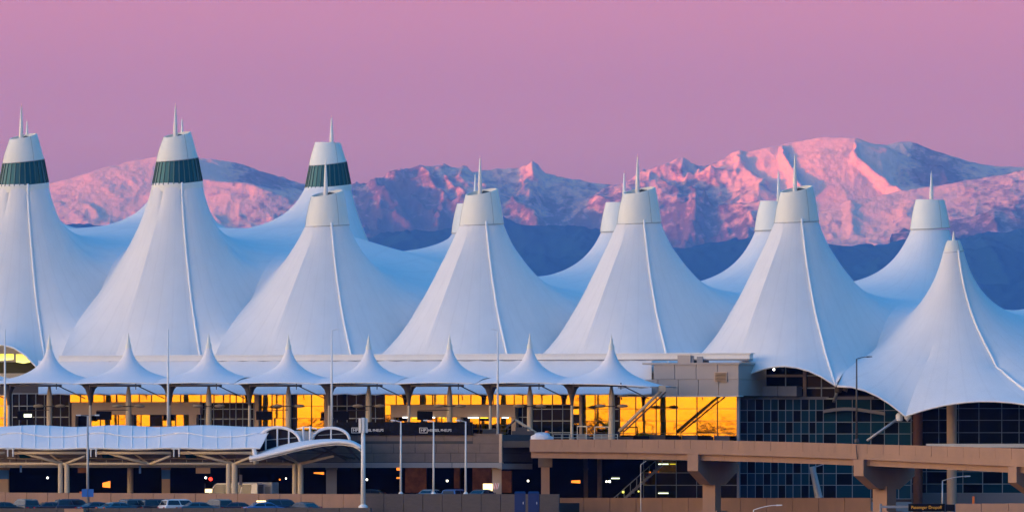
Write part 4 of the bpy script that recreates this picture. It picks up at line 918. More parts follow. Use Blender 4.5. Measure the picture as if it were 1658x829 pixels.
def pier(px_end0, px_end1, py0, py1, px_c0, px_c1, off, full=True):
    Y = bint(px_end0, 4); s = Y / F; e0 = Vector(((px_end0 - 829) * s, Y - 0.25, 0)); e1 = Vector(((px_end1 - 829) * s, Y - 0.25, 0))
    wdt = (e1 - e0).length; d0, d1 = bint(px_end0, 4), bint(px_end0 + 60, 4); dr = Vector(((px_end0 + 60 - 829) * d1 / F - e0.x, d1 - Y, 0)).normalized(); n_ = Vector((-dr.y, dr.x, 0))
    L = 10.0; zt, zb = ZZ(py0, Y), ZZ(py1, Y); zd = zb - 0.9 * (py1 - py0) * s * 0.9
    c = L / 2; hw = (px_c1 - px_c0) * 0.5 * s * 0.72
    prof = [(0, zt), (L, zt), (L, zb), (c + hw + 1.2, zd), (c - hw - 1.2, zd), (0, zb)]
    mb = MB(); vv = [e0 + n_ * t + UP * z for t, z in prof] + [e0 + dr * wdt + n_ * t + UP * z for t, z in prof]; k = 6
    mb.add(vv, [tuple(range(k - 1, -1, -1)), tuple(range(k, 2 * k))] + [(i, (i + 1) % k, (i + 1) % k + k, i + k) for i in range(k)])
    pc = build('pier_cap', mb, 'bridge', BR)
    cc = e0 + dr * wdt / 2 + n_ * c
    cx = ((px_c0 + px_c1) / 2 - 829) * (cc.y / F); cc = Vector((cx, cc.y, 0)); col = MB(); hd = hw
    pts = [cc - dr * hw - n_ * hd, cc + dr * hw - n_ * hd, cc + dr * hw + n_ * hd, cc - dr * hw + n_ * hd]
    col.hexa([(p.x, p.y, 0) for p in pts], [(p.x, p.y, zd + 0.3) for p in pts]); build('pier_column', col, 'bridge', BR)
    mb = MB(); pts = [cc - dr * (hw + .5) - n_ * (hd + .5), cc + dr * (hw + .5) - n_ * (hd + .5), cc + dr * (hw + .5) + n_ * (hd + .5), cc - dr * (hw + .5) + n_ * (hd + .5)]
    mb.hexa([(p.x, p.y, 0) for p in pts], [(p.x, p.y, .5) for p in pts]); build('pier_footing', mb, 'bridge', BR)
pier(1113, 1132, 735, 762, 1137, 1168, 0); pier(1382, 1401, 743.5, 770, 1413, 1451, 0); pier(1632, 1650, 755, 781, 1662, 1702, 0)
x, Y = (883 - 829) * 1166 / F, 1166; mb = MB(); mb.box(x - .45, x + .45, Y, Y + .9, 0, ZZ(755, Y)); build('pier_column', mb, 'bridge', BR)
mb = MB(); mb.box(x - .75, x + .75, Y - .1, Y + 8, ZZ(756, Y), ZZ(741, Y)); build('pier_cap', mb, 'conc', BR)
# expansion joint on the parapet near the street lamp
mb = MB(); Yj = bint(1391, 4) - .12; mb.tube(A(1386, 720, Yj), A(1388, 743, Yj), 0.06, 0.06, 5); build('joint_strip', mb, 'concdark', BR)

# stair, handrails and doors seen beneath the bridge start
t = thing('covered_stair', 'dark steel stair climbing behind railings beneath the bridge', 'stair', tuple(P(1040, 790, 24)))
for k in range(14):
    a_ = P(1080 - k * 6.2 if False else 995 + k * 5.5, 0, 24); z = 0.35 * k + 0.6
    mb = MB(); mb.box(a_.x - .25, a_.x + .3, a_.y - 1, a_.y + 1, z, z + .12); build('step', mb, 'grey', t)
for off in (-1.05, 1.05):
    a_ = P(990, 0, 24); b_ = P(1072, 0, 24); mb = MB()
    mb.tube((a_.x, a_.y + off, 1.6), (b_.x, b_.y + off, 6.5), .05, .05, 6); build('handrail', mb, 'mull', t)
    mb = MB(); mb.tube((a_.x, a_.y + off, .5), (b_.x, b_.y + off, 5.4), .14, .14, 6); build('stringer', mb, 'grey', t)
    for k in range(9):
        f_ = k / 8; c_ = a_.lerp(b_, f_); mb = MB(); mb.tube((c_.x, c_.y + off, .5 + 4.9 * f_), (c_.x, c_.y + off, 1.6 + 4.9 * f_), .03, .03, 5); build('baluster', mb, 'mull', t)
for k, px in enumerate((1037.5,)):
    t = thing('conduit_post', 'thin grey post standing in front of the stair beneath the bridge', 'post', tuple(A(px, 829, 1140))); a_ = A(px, 829, 1140); mb = MB(); mb.tube((a_.x, a_.y, 0), (a_.x, a_.y, ZZ(752, a_.y)), .05, .05, 6); build('shaft', mb, 'pole', t)
    mb = MB(); mb.tube(A(1037.5, 752, 1140), A(1046, 746, 1140), .05, .05, 6); build('elbow', mb, 'pole', t)
# leaning white column below the bridge, orange cone shapes at the right
t = thing('leaning_prop', 'pale leaning steel prop standing in front of the dark glass below the bridge', 'prop', tuple(A(1325, 806, 1168)))
mb = MB(); mb.tube(A(1326, 806, 1168), A(1315, 755, 1168), .42, .3, 12); build('tube', mb, 'pole', t, True, 40); mb = MB(); mb.tube(A(1315, 757, 1168), A(1334, 751, 1168), .08, .05, 6); build('bracket', mb, 'pole', t)
for px, lab in ((1306, 'left'), (1319, 'right')): pass
# ================================================================ LOWER CANOPY (white fabric vault over the lower kerb)
x, y = XY(250, 43)
LC = thing('lower_canopy', 'long scalloped white fabric canopy over the lower level at left', 'canopy', (x, y, 0))
def lcy(px, v):
    r1 = 0.5 + 0.5 * math.cos(2 * math.pi * (px - 55) / 134.5); r2 = 0.5 + 0.5 * math.cos(2 * math.pi * (px - 26) / 134.5); r3 = 0.5 + 0.5 * math.cos(2 * math.pi * (px - 80) / 134.5)
    ys = [693 , 690.5 - 3.0 * r1, 697 - 3.5 * r1, 707.5 - 6.5 * r2 ** 1.5, 716 - 2.5 * r2, 725.5 + 2.0 * r3]
    return float(np.interp(v, [0, 0.18, 0.36, 0.58, 0.78, 1.0], ys))
ends = [-120 + 134.5 * i for i in range(5)]; ends[-1] = 418; ends = [-122.5, 12, 146.5, 281, 421]
for i in range(4):
    a_, b_ = ends[i], ends[i + 1]; nx_ = 18; rows = []
    for j in range(13):
        v = j / 12; w = 37.5 + 10 * v ** 0.6; rows.append([P(a_ + (b_ - a_) * k / nx_ + (6 * (1 - v) * 5 * (k / nx_) if i == 3 else 0), lcy(a_ + (b_ - a_) * k / nx_, v), w) for k in range(nx_ + 1)])
    mb = MB(); mb.shell(rows, 0.07); build('fabric_bay', mb, 'fabric2', LC, True, 45)
    for v, r_, nm in ((0.0, .10, 'rear_edge_trim'), (0.58, .06, 'ridge_trim'), (1.0, .08, 'front_edge_trim')):
        mb = MB(); mb.path([P(a_ + (b_ - a_) * k / 16, lcy(a_ + (b_ - a_) * k / 16, v) - 0.8, 37.5 + 10 * v ** 0.6 + .05) for k in range(17)], r_, 6); build(nm, mb, 'seam', LC, True)
    for k in range(1, 6):
        px = a_ + (b_ - a_) * k / 6
        mb = MB(); mb.path([P(px, lcy(px, v / 10) - .25, 37.5 + 10 * (v / 10) ** 0.6 + .03) for v in range(11)], .035, 5); build('rib_seam', mb, 'seam', LC, True)
    mb = MB(); mb.tube(P(a_ + 8, 733, 47), P(b_ - 4, 733, 47), .17, .17, 8); build('eaves_tube', mb, 'steel', LC, True)
    for px in (a_ + 0.5, a_ + 9):
        mb = MB(); mb.tube(P(px, 724, 47.6), P(px, 739, 47.6), .1, .08, 6); build('hanger', mb, 'white', LC)
    mb = MB(); c_ = P(a_ + 4.5, 726, 47.6); mb.box(c_.x - .55, c_.x + .55, c_.y - .1, c_.y + .1, c_.z - .08, c_.z + .12); build('bracket_plate', mb, 'white', LC)
    mb = MB(); mb.path([P(a_ + (b_ - a_) * k / 8, 741.5 + 1.5 * math.sin(math.pi * k / 8), 40) for k in range(9)], .07, 6); build('rear_purlin', mb, 'steel', LC, True)
    mb = MB(); mb.shell([[P(a_ + 18, 735, 39), P(a_ + 36, 735, 39)], [P(a_ + 20, 741, 39.5), P(a_ + 38, 741, 39.5)]], .05); build('glass_infill', mb, 'tealglass', LC)
mb = MB(); mb.tube(P(-120, 750.5, 46), P(487, 750.5, 46), .16, .16, 8); build('lower_beam', mb, 'steel', LC, True)
for (px, pl, pr) in ((-31, -105, -4), (103, 30, 138), (241, 166, 276), (377, 303, 410), (484, 447, 540)):
    for (q, py) in ((pl, 731), (pr, 738)):
        mb = MB(); mb.tube(P(px + (-3 if q < px else 3), 750.5, 46), P(q, py, 47), .17, .13, 8); build('raking_strut', mb, 'steel', LC, True)
    mb = MB(); mb.tube(P(px, 750.5, 46), P(px - 25, 733, 40), .1, .1, 8); build('rear_strut', mb, 'steel', LC, True)
for (px, r_) in ((-38, .28), (-27, .28), (98, .28), (108.5, .3), (370, .28), (380, .36), (477, .27), (486.5, .33)):
    a_ = P(px, 750, 46); mb = MB(); mb.tube((a_.x, a_.y, 0), (a_.x, a_.y, a_.z), r_, r_ * .92, 12); build('column', mb, 'steel', LC, True, 40)
for px in [16 + 26 * i for i in range(18)]:
    mb = MB(); mb.tube(P(px, 750, 45.9), P(px, 744, 45.9), .035, .035, 5); build('beam_stud', mb, 'steel', LC)
# glazed vault ends and the hood
x, y = XY(500, 44); HD = thing('canopy_hood', 'white curved hood with two glazed arches at the right end of the lower canopy', 'canopy', (x, y, 0))
def arch(cx, half, pytop, pybase, w, depth, nmull, skew=0.0):
    pts = []
    for k in range(17):
        t = math.pi * k / 16; px = cx - half * math.cos(t); py = pybase - (pybase - pytop) * math.sin(t) ** 0.85 + skew * (1 if k < 8 else 0) * (math.cos(t) ** 2)
        pts.append((px, py))
    mb = MB(); mb.path([P(a_, b_, w) for a_, b_ in pts], .17, 8); build('arch_rib', mb, 'fabric2', HD, True)
    mb = MB(); mb.shell([[P(a_, b_ - .3, w - depth * j / 4) for a_, b_ in pts] for j in range(5)], .1); build('vault_skin', mb, 'fabric2', HD, True, 40)
    inner = pts[1:-1]; k0 = len(inner); xs = lin(inner[0][0], inner[-1][0], nmull)
    px_of = lambda p: float(np.interp(p, [q[0] for q in pts], [q[1] for q in pts]))
    base = pybase + skew
    for i in range(nmull):
        mb = MB(); m_ = 4; top = [P(xs[i] + (xs[i + 1] - xs[i]) * k / m_, px_of(xs[i] + (xs[i + 1] - xs[i]) * k / m_), w - .2) for k in range(m_ + 1)]; bot = [P(xs[i] + (xs[i + 1] - xs[i]) * k / m_, base, w - .2) for k in range(m_ + 1)]
        mb.shell([bot, top], .05, NV); build('arch_pane', mb, 'dark', HD)
        if i: mb = MB(); mb.tube(P(xs[i], px_of(xs[i]), w), P(xs[i], base, w), .1, .1, 6); build('arch_mullion', mb, 'fabric2', HD)
    for f_ in (0.45,):
        mb = MB(); mb.tube(P(cx - half * .7, base - (base - pytop) * f_, w - .1), P(cx + half * .8, base - (base - pytop) * (f_ + .12), w - .1), .04, .04, 5); build('tie_bar', mb, 'mull', HD)
arch(449, 38, 691.5, 722, 44.5, 6, 4, 8); arch(536, 30, 692.5, 714, 43.5, 6, 2)
for px in (491, 502):
    mb = MB(); mb.tube(P(px, 690, 44), P(px, 713, 44), .13, .13, 6); build('valley_post', mb, 'fabric2', HD)
mb = MB(); mb.shell([[P(480 + 5.5 * k, 690.5 + (abs(k - 3) ** 1.5) * .5, 44 - 1.2 * j) for k in range(7)] for j in range(4)], .12); build('valley_cap', mb, 'fabric2', HD, True, 40)
mb = MB(); mb.shell([[P(478 + 6 * k, 697 + 0.2 * k, 42.5), ] * 1 + [P(478 + 6 * k, 713, 43)] for k in range(7)], .1, (0, 1, 0)); build('valley_sheet', mb, 'fabric2', HD, True)
Ax = [404, 420, 440, 465, 490, 520, 545, 565, 578, 585]; At = [737, 731, 724.5, 717.5, 713, 710.5, 710, 711.5, 715, 722]; Bt = [743, 741, 736, 730, 724, 718.5, 716, 717, 721, 729]
fine = [404 + 181 * k / 40 for k in range(41)]
def smooth_interp(p, xs, ys): return sum(float(np.interp(p + o, xs, ys)) for o in (-6, -3, 0, 3, 6)) / 5
rows = []
for j in range(9):
    v = j / 8; rows.append([P(p, smooth_interp(p, Ax, At) * (1 - v) + smooth_interp(p, Ax, Bt) * v - 1.2 * math.sin(math.pi * v), 44 + 7 * v) for p in fine])
mb = MB(); mb.shell(rows, .28); build('hood_skin', mb, 'fabric2', HD, True, 45)
mb = MB(); mb.path([P(p, smooth_interp(p, Ax, Bt) - .5, 51.1) for p in fine], .2, 8); build('hood_rim', mb, 'fabric2', HD, True)
for (a_, b_, c_, d_) in ((500, 727, 575, 742), (545, 722, 500, 746), (450, 740, 478, 750), (560, 722, 584, 745), (520, 722, 560, 744)):
    mb = MB(); mb.tube(P(a_, b_, 49), P(c_, d_, 46), .12, .12, 7); build('hood_brace', mb, 'bronze', HD, True)
for k, (p, q) in enumerate(((412, 741), (404, 734))):
    pass
mb = MB(); mb.tube(P(415, 750, 47), P(411, 726, 47.5), .3, .22, 8); build('hood_bearing', mb, 'white', HD, True)

# ================================================================ LAMPS, POLES, SIGNS
def pole_lamp(px, py_top, py_base, Y, arm=0.0, label='', grp=None, r_=0.11, m='pole', curved=False, lit=False, name='street_lamp'):
    s = Y / F; b = A(px, py_base, Y); h = (py_base - py_top) * s; t = thing(name, label, 'street lamp' if arm else 'pole', (b.x, Y, b.z), 0, grp)
    mb = MB(); mb.tube((b.x, Y, b.z), (b.x, Y, b.z + h), r_, r_ * .55, 10); build('pole', mb, m, t, True)
    mb = MB(); mb.lathe([(r_ * 1.9, 0), (r_ * 1.9, .25), (r_ * 1.1, .4)], 10, (b.x, Y, b.z)); build('base_plate', mb, m, t)
    if arm:
        zt = b.z + h; L = arm * s; mb = MB()
        if curved: pts = [Vector((b.x + L * k / 8, Y, zt + 0.9 * math.sin(math.pi / 2 * k / 8) * abs(L) * .22)) for k in range(9)]
        else: pts = [Vector((b.x, Y, zt - .05)), Vector((b.x + L * .8, Y, zt + .1))]
        mb.path(pts, .05, 6); build('arm', mb, m, t, True)
        e = pts[-1]; sg = 1 if arm > 0 else -1; mb = MB(); mb.hexa([(e.x - .05, Y - .14, e.z - .08), (e.x + sg * .55, Y - .1, e.z - .02), (e.x + sg * .55, Y + .1, e.z - .02), (e.x - .05, Y + .14, e.z - .08)], [(e.x - .05, Y - .12, e.z + .08), (e.x + sg * .5, Y - .07, e.z + .07), (e.x + sg * .5, Y + .07, e.z + .07), (e.x - .05, Y + .12, e.z + .08)] )
        hd = build('lamp_head', mb, 'white' if lit else m, t)
    return t
Yp = XY(272, 33)[1]
for px, top, lab, a_ in ((8, 533, 'tall thin pole at far left in front of the cone canopies', 0), (272, 533, 'tall thin pole between the second and third cone canopies', 0), (537, 535, 'tall thin pole with a tiny arm between the fourth and fifth cone canopies', 7), (806, 535, 'tall thin pole between the sixth and seventh cone canopies', -5)):
    pole_lamp(px, top, 708, XY(px, 34)[1], a_, lab, 'tall thin poles in front of the cone canopies', .15, 'white', name='tall_pole')
t = pole_lamp(142, 673, 832, XY(142, 60)[1], 0, 'grey street lamp with twin heads and blue signs in front of the lower canopy', None, .17)
t['category'] = 'street lamp'
b = A(142, 673, XY(142, 60)[1])
for sx in (-1, 1):
    mb = MB(); mb.tube(b, b + Vector((sx * .9, 0, .08)), .04, .04, 6); build('arm', mb, 'pole', t)
    mb = MB(); e = b + Vector((sx * .75, 0, .05)); mb.box(min(e.x, e.x + sx * .5), max(e.x, e.x + sx * .5), e.y - .15, e.y + .15, e.z - .05, e.z + .1); build('lamp_head', mb, 'white', t)
for px in (137, 147):
    for k in range(1): mb = MB(); c_ = A(px, 797.5, b.y - .25); mb.box(c_.x - .3, c_.x + .3, c_.y - .04, c_.y + .04, c_.z - .42, c_.z + .42); build('blue_sign', mb, 'bluesign', t)
mb = MB(); c_ = A(131, 797, b.y - .2); mb.box(c_.x - .15, c_.x + .12, c_.y - .04, c_.y + .04, c_.z - .1, c_.z + .12); build('orange_marker', mb, 'orange', t)
for px, pos in ((649, 'left'), (702, 'middle'), (754, 'right')):
    pole_lamp(px, 682, 802, XY(px, 54)[1], -11, f'white lamp post with short arm in front of the parapet, {pos} of three', 'three lamp posts in front of the parapet', .13, 'white', lit=True)
# thick mast with a ring of floodlight housings
Yf = XY(588, 58)[1]; b = A(588, 824, Yf); t = thing('flagpole_mast', 'thick white mast with four upright boxes at its top', 'mast', tuple(b))
mb = MB(); mb.tube(b, A(588, 676, Yf), .26, .2, 12); build('pole', mb, 'white', t, True)
mb = MB(); mb.lathe([(.5, 0), (.5, .3), (.3, .5)], 12, tuple(b)); build('base_plate', mb, 'white', t)
for dx, dy in ((-.36, -.1), (.36, -.1), (0, -.38), (0, .35)):
    c_ = A(588, 689, Yf); mb = MB(); mb.box(c_.x + dx - .13, c_.x + dx + .13, c_.y + dy - .12, c_.y + dy + .12, c_.z - .75, c_.z + .8); build('antenna_box', mb, 'white', t)
pole_lamp(1387, 581, 716, 1144.5, 17, 'dark street lamp with curved arm standing on the bridge parapet', None, .13, 'bronze', True)
pole_lamp(1526, 778, 836, 1120, 37, 'grey street lamp with long curved arm at lower right', None, .11, 'pole', True)
pole_lamp(1220, 825, 850, 1090, 38, 'street lamp top with pale curved arm showing over the wall below the bridge', None, .08, 'white', True)

# black banner with lettering
p0, p1 = XY(541, 34.9), XY(765, 34.9)
t = thing('black_banner', 'long black mesh banner with white lettering on the parapet', 'banner', (p0[0], p0[1], 0))
NB = 5
for i in range(NB):
    a_, b_ = 541 + 224 * i / NB, 541 + 224 * (i + 1) / NB; rows = []
    for j in range(4): rows.append([P(a_ + (b_ - a_) * k / 6 - .15 * (k == 6), 683 + 7 * j + (.35 * math.sin(k * 2 + i) if j == 0 else 0), 36.25 + .05 * math.sin(k * 1.7 + j * 2.3 + i)) for k in range(7)])
    mb = MB(); mb.shell(rows, .03, tuple(-NV)); build('banner_panel', mb, 'black', t)
for i in range(NB + 1):
    a_ = P(541 + 224 * i / NB, 704, 36.05); mb = MB(); mb.tube(a_, P(541 + 224 * i / NB, 682, 36.05), .05, .05, 6); build('banner_post', mb, 'bronze', t)
MT['logo'] = mat('banner_print', (0.85, 0.85, 0.86), 0.7)
L0 = Vector(ORG[t.name])
for pl in (569, 679):
    Yl = XY(pl + 25, 36.5)[1]; sc_ = Yl / F
    fr = MB(); c_ = P(pl + 6.5, 696.3, 36.45)
    for (dx0, dx1, dz0, dz1) in ((-.46, .46, .24, .29), (-.46, .46, -.29, -.24), (-.46, -.41, -.24, .24), (.41, .46, -.24, .24)):
        q = [c_ + RV * dx0, c_ + RV * dx1]; fr.obox(q[0], q[1], c_.z + dz0, c_.z + dz1, .02)
    build('logo_frame', fr, 'logo', t)
    txt('HP', .46, 'logo', t, P(pl + 6.5, 696.3, 36.46) - L0, (R(90), 0, -AN), 'lettering', 1.1)
    txt('HENSEL PHELPS', .40, 'logo', t, P(pl + 33, 696.5, 36.46) - L0, (R(90), 0, -AN), 'lettering', .98)
# items on the upper road
def pile(px, py, w, rx, rz, label):
    x, y = XY(px, w); z0 = ZZ(py, y); t = thing('tarp_pile', label, 'pile', (x, y, z0)); mb = MB(); n1, n2 = 9, 20; rows = []
    for j in range(n1):
        v = j / (n1 - 1); rr = rx * math.cos(v * math.pi / 2) ** .8 + 1e-3; rows.append([Vector((x + rr * math.cos(2 * math.pi * k / n2) * (1 + .18 * math.sin(3 * k + j)), y + .6 * rr * math.sin(2 * math.pi * k / n2), z0 + rz * math.sin(v * math.pi / 2) * (1 + .15 * math.sin(2.2 * k)))) for k in range(n2)] )
        rows[-1].append(rows[-1][0].copy())
    mb.grid(rows); build('tarp', mb, 'tarp', t, True); return t
pile(877, 712, 34.5, 1.15, .75, 'crumpled white tarp pile at the start of the bridge')
t = thing('traffic_drum', 'orange traffic drum right of the white tarp pile', 'barrel', tuple(P(886, 712, 33.5)))
a_ = P(886, 712, 33.5); mb = MB(); mb.lathe([(.3, 0), (.27, .5), (.24, 1.0), (.18, 1.1)], 12, (a_.x, a_.y, 8.0)); build('drum', mb, 'orange', t, True, 40)
mb = MB(); mb.lathe([(.275, .45), (.262, .65)], 12, (a_.x, a_.y, 8.01), False); build('stripe', mb, 'white', t)
# boom lift
o = P(848, 712, 31); t = thing('boom_lift', 'tan boom lift with raised arm beside the tarp pile', 'machine', (o.x, o.y, 8.0)); q = Vector((o.x, o.y, 8.0))
mb = MB(); mb.box(q.x - 1.3, q.x + 1.1, q.y - .6, q.y + .6, q.z + .4, q.z + 1.1); mb.box(q.x - .9, q.x + .4, q.y - .55, q.y + .55, q.z + 1.1, q.z + 1.5); build('chassis', mb, 'concdark', t)
for sx in (-.9, .8):
    for sy in (-.6, .45): mb = MB(); mb.tube(q + Vector((sx, sy, .35)), q + Vector((sx, sy + .2, .35)), .35, .35, 14); build('wheel', mb, 'black', t, True, 40)
mb = MB(); mb.tube(q + Vector((1.3, 0, .9)), q + Vector((-.9, 0, 2.3)), .17, .15, 6); build('boom', mb, 'steel', t)
mb = MB(); mb.tube(q + Vector((-.9, 0, 2.3)), q + Vector((-2.0, 0, 1.3)), .12, .1, 6); build('jib', mb, 'bronze', t)
mb = MB()
for (a2, b2) in (((-2.5, -.3, .9), (-1.7, -.3, .9)), ((-2.5, -.3, 1.7), (-1.7, -.3, 1.7)), ((-2.5, -.3, .9), (-2.5, -.3, 1.7)), ((-1.7, -.3, .9), (-1.7, -.3, 1.7))): mb.tube(q + Vector(a2), q + Vector(b2), .035, .035, 5)
mb.box(q.x - 2.5, q.x - 1.7, q.y - .3, q.y + .4, q.z + .85, q.z + .92); build('basket', mb, 'bronze', t)
# small generator on wheels by the gold door
o = P(795, 706, 30); t = thing('generator_cart', 'dark wheeled generator cart in front of the gold doors', 'machine', (o.x, o.y, 8.0)); q = Vector((o.x, o.y, 8.0))
mb = MB(); mb.box(q.x - .9, q.x + .8, q.y - .4, q.y + .4, q.z + .55, q.z + 1.3); build('body', mb, 'concdark', t)
for sx in (-.5, .5): mb = MB(); mb.tube(q + Vector((sx, -.5, .32)), q + Vector((sx, -.35, .32)), .32, .32, 14); build('wheel', mb, 'black', t, True, 40)
mb = MB(); mb.tube(q + Vector((.8, 0, .6)), q + Vector((1.5, 0, .45)), .04, .04, 5); build('tow_bar', mb, 'bronze', t)
# white and yellow kiosks, barriers on the kerb near the right of the cones
for px0, px1, py0, lab in ((934, 950, 689, 'small white framed kiosk window left of the last cone column'), (962, 986, 690, 'low white framed kiosk beside the last cone column')):
    a_, b_ = P(px0, 706, 22), P(px1, 706, 22); t = thing('kiosk', lab, 'kiosk', (a_.x, a_.y, 8.0)); zt = ZZ(py0, a_.y)
    for (c0, c1, z0, z1, m, nm) in ((0, 1, zt - .12, zt, 'white', 'roof'), (0, .06, 8.15, zt - .12, 'white', 'post'), (.94, 1, 8.15, zt - .12, 'white', 'post'), (.06, .94, 8.15, 8.7, 'grey', 'base')):
        mb = MB(); mb.obox(a_.lerp(b_, c0), a_.lerp(b_, c1), z0, z1, 1.4 if nm == 'roof' else (.1 if nm == 'post' else 1.2)); build(nm, mb, m, t)
# railing along the inner side of the bridge and upper road
t = thing('guard_rail', 'thin metal railing on the upper road right of the tarp pile', 'railing', tuple(P(900, 712, 30)))
for py in (703, 708):
    mb = MB(); mb.tube(P(896, py, 30), P(1000, py, 30), .035, .035, 5); build('rail', mb, 'mull', t)
for k in range(9): mb = MB(); p_ = P(896 + 13 * k, 703, 30); mb.tube(p_, (p_.x, p_.y, 8.0), .035, .035, 5); build('rail_post', mb, 'mull', t)
# heaps of construction gear reflected and standing before the gold glass
t = thing('material_stack', 'low stack of dark boards and pipes on the upper road before the gold glass', 'stack', tuple(P(1080, 711, 22)))
for k in range(7):
    a_ = P(1000 + 26 * k, 712, 20 + (k % 2)); mb = MB(); h_ = .25 + .25 * ((k * 37) % 5) / 5; mb.box(a_.x, a_.x + 1.7, a_.y, a_.y + .8, 8.0 if k < 2 else 7.9, 8.25 + h_); build('board_bundle', mb, 'black' if k % 2 else 'concdark', t)
mb = MB(); a_, b_ = XY(990, 24), XY(1197, 24); mb.obox(a_, b_, 7.3, 7.9, 7.2); tag(build('raised_walkway', mb, 'beige'), kind='structure')

# ================================================================ LOWER LEVEL: lights, vehicles, people-sized things
for i, (px, py) in enumerate(((77, 773), (594, 776), (724, 778), (855, 778))):
    bulb(px, py, 37, .11, 'lamp_w', 'round white lamp in the dark lower level, ' + ['far left behind the canopy columns', 'just right of the thick mast', 'behind the right hand lamp posts', 'right of the square beige column'][i], grp='round white lamps in the lower level')
bulb(341, 775, 40, .2, 'lamp_r', 'red lit traffic signal left of the white van', 'traffic light', 'traffic_signal'); bulb(333, 773, 40, .12, 'lamp_w', 'small white lamp beside the red signal')
bulb(453, 776, 30, .1, 'lamp_o', 'small orange lamp right of the white bus'); bulb(463, 774, 30, .08, 'lamp_w', 'small white lamp right of the orange one')
bulb(987, 779, 30, .13, 'lamp_w', 'white lamp of a pair beneath the bridge start, right one'); bulb(982, 779, 30, .1, 'lamp_w', 'white lamp of a pair beneath the bridge start, left one')
bulb(1009, 796, 34, .14, 'lamp_y', 'yellow lamp low beside the stair, left one'); bulb(1034, 795, 34, .1, 'lamp_y', 'yellow lamp low beside the stair, right one')
bulb(1052, 764, 18.5, .1, 'lamp_o', 'small orange lamp behind the stair glass')
def tube_light(px0, px1, py, w, label, m='lamp_w'):
    a_, b_ = P(px0, py, w), P(px1, py, w); t = thing('tube_light', label, 'light', tuple(a_), 0, 'fluorescent tube lights')
    mb = MB(); mb.tube(a_, b_, .06, .06, 6); build('tube', mb, m, t); mb = MB(); mb.obox(a_, b_, a_.z + .08, a_.z + .18, .15); build('batten', mb, 'grey', t)
tube_light(1066, 1082, 751, 19, 'upper tube light behind the lower glass beneath the bridge', 'lamp_g'); tube_light(1066, 1082, 798, 19, 'lower tube light behind the lower glass beneath the bridge', 'lamp_g')
tube_light(990, 1003, 774, 26, 'tube light left of the stair', 'lamp_g'); tube_light(653, 672, 753.5, 30, 'greenish tube light under the slab behind the left lamp post', 'lamp_g'); tube_light(815, 845, 755, 30, 'greenish tube light under the slab right of the square column', 'lamp_g')
for a_, b_, py, lab in ((652, 661, 675.5, 'left'), (695, 704, 675.5, 'middle'), (758, 775, 676, 'right'), (813, 823, 676, 'far right')): tube_light(a_, b_, py, 18.6, 'bright tube light under the second concrete band, ' + lab + ' one')
# orange lit openings in the lower level
def lit_panel(px0, px1, py0, py1, w, label, skew=0, m='lamp_o', cat='sign'):
    a_ = P(px0, py1, w); t = thing('lit_panel', label, cat, tuple(a_)); mb = MB(); q = [P(px0, py1, w), P(px1, py1 + skew * .3, w), P(px1, py0 + skew * .3, w), P(px0, py0 + (py1 - py0) * abs(skew) * .1, w)]
    mb.hexa(q, [v - NV * .1 for v in q]); build('glowing_face', mb, m, t)
    mb = MB(); mb.hexa([v - NV * .12 for v in q], [v - NV * .3 for v in q]); build('case', mb, 'bronze', t)
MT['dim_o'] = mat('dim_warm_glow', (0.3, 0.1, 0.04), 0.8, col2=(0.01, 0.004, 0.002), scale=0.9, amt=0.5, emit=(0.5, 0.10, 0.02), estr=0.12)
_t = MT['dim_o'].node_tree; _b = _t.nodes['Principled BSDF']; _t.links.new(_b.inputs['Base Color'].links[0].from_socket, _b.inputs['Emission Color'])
lit_panel(166, 178, 777, 788, 30, 'irregular orange lit opening behind the canopy column', 4); lit_panel(126, 140, 757, 765, 36, 'dim orange sign board hanging left of the street lamp', 0, 'dim_o'); lit_panel(508, 524, 762, 766, 34, 'orange lit strip near the wide grey column', 6)
lit_panel(642, 650, 756, 761, 28, 'upper small orange light strip left of the lamp posts', 0); lit_panel(642, 650, 772, 774.5, 28, 'lower small orange light strip left of the lamp posts', 0)
lit_panel(925, 939, 776, 781, 26, 'orange wedge shaped lit sign under the bridge start', 3)
lit_panel(782, 797, 782.5, 794, 37.5, 'bright yellow lit board beside the square column', 0, 'signlit')
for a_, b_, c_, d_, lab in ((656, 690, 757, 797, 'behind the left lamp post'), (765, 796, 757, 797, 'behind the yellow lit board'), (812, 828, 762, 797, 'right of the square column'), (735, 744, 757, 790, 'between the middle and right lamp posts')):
    lit_panel(a_, b_, c_, d_, 12, 'wall bay with a painted dim rust glow deep below ' + lab, 0, 'dim_o', 'wall bay')  # bays glow by themselves, dim warm light painted as emission
# red and white striped board
t = thing('striped_board', 'red and white diagonally striped board on the beige column', 'sign', tuple(P(802, 787, 37.4)))
for k in range(7):
    mb = MB(); a0 = 797 + 1.35 * k; q = [P(a0, 791.5, 37.4), P(a0 + 1.3, 791.5, 37.4), P(a0 + 3.3, 781.5, 37.4), P(a0 + 2.0, 781.5, 37.4)]; mb.hexa(q, [v - NV * .05 for v in q]); build('stripe', mb, 'red' if k % 2 else 'white', t)
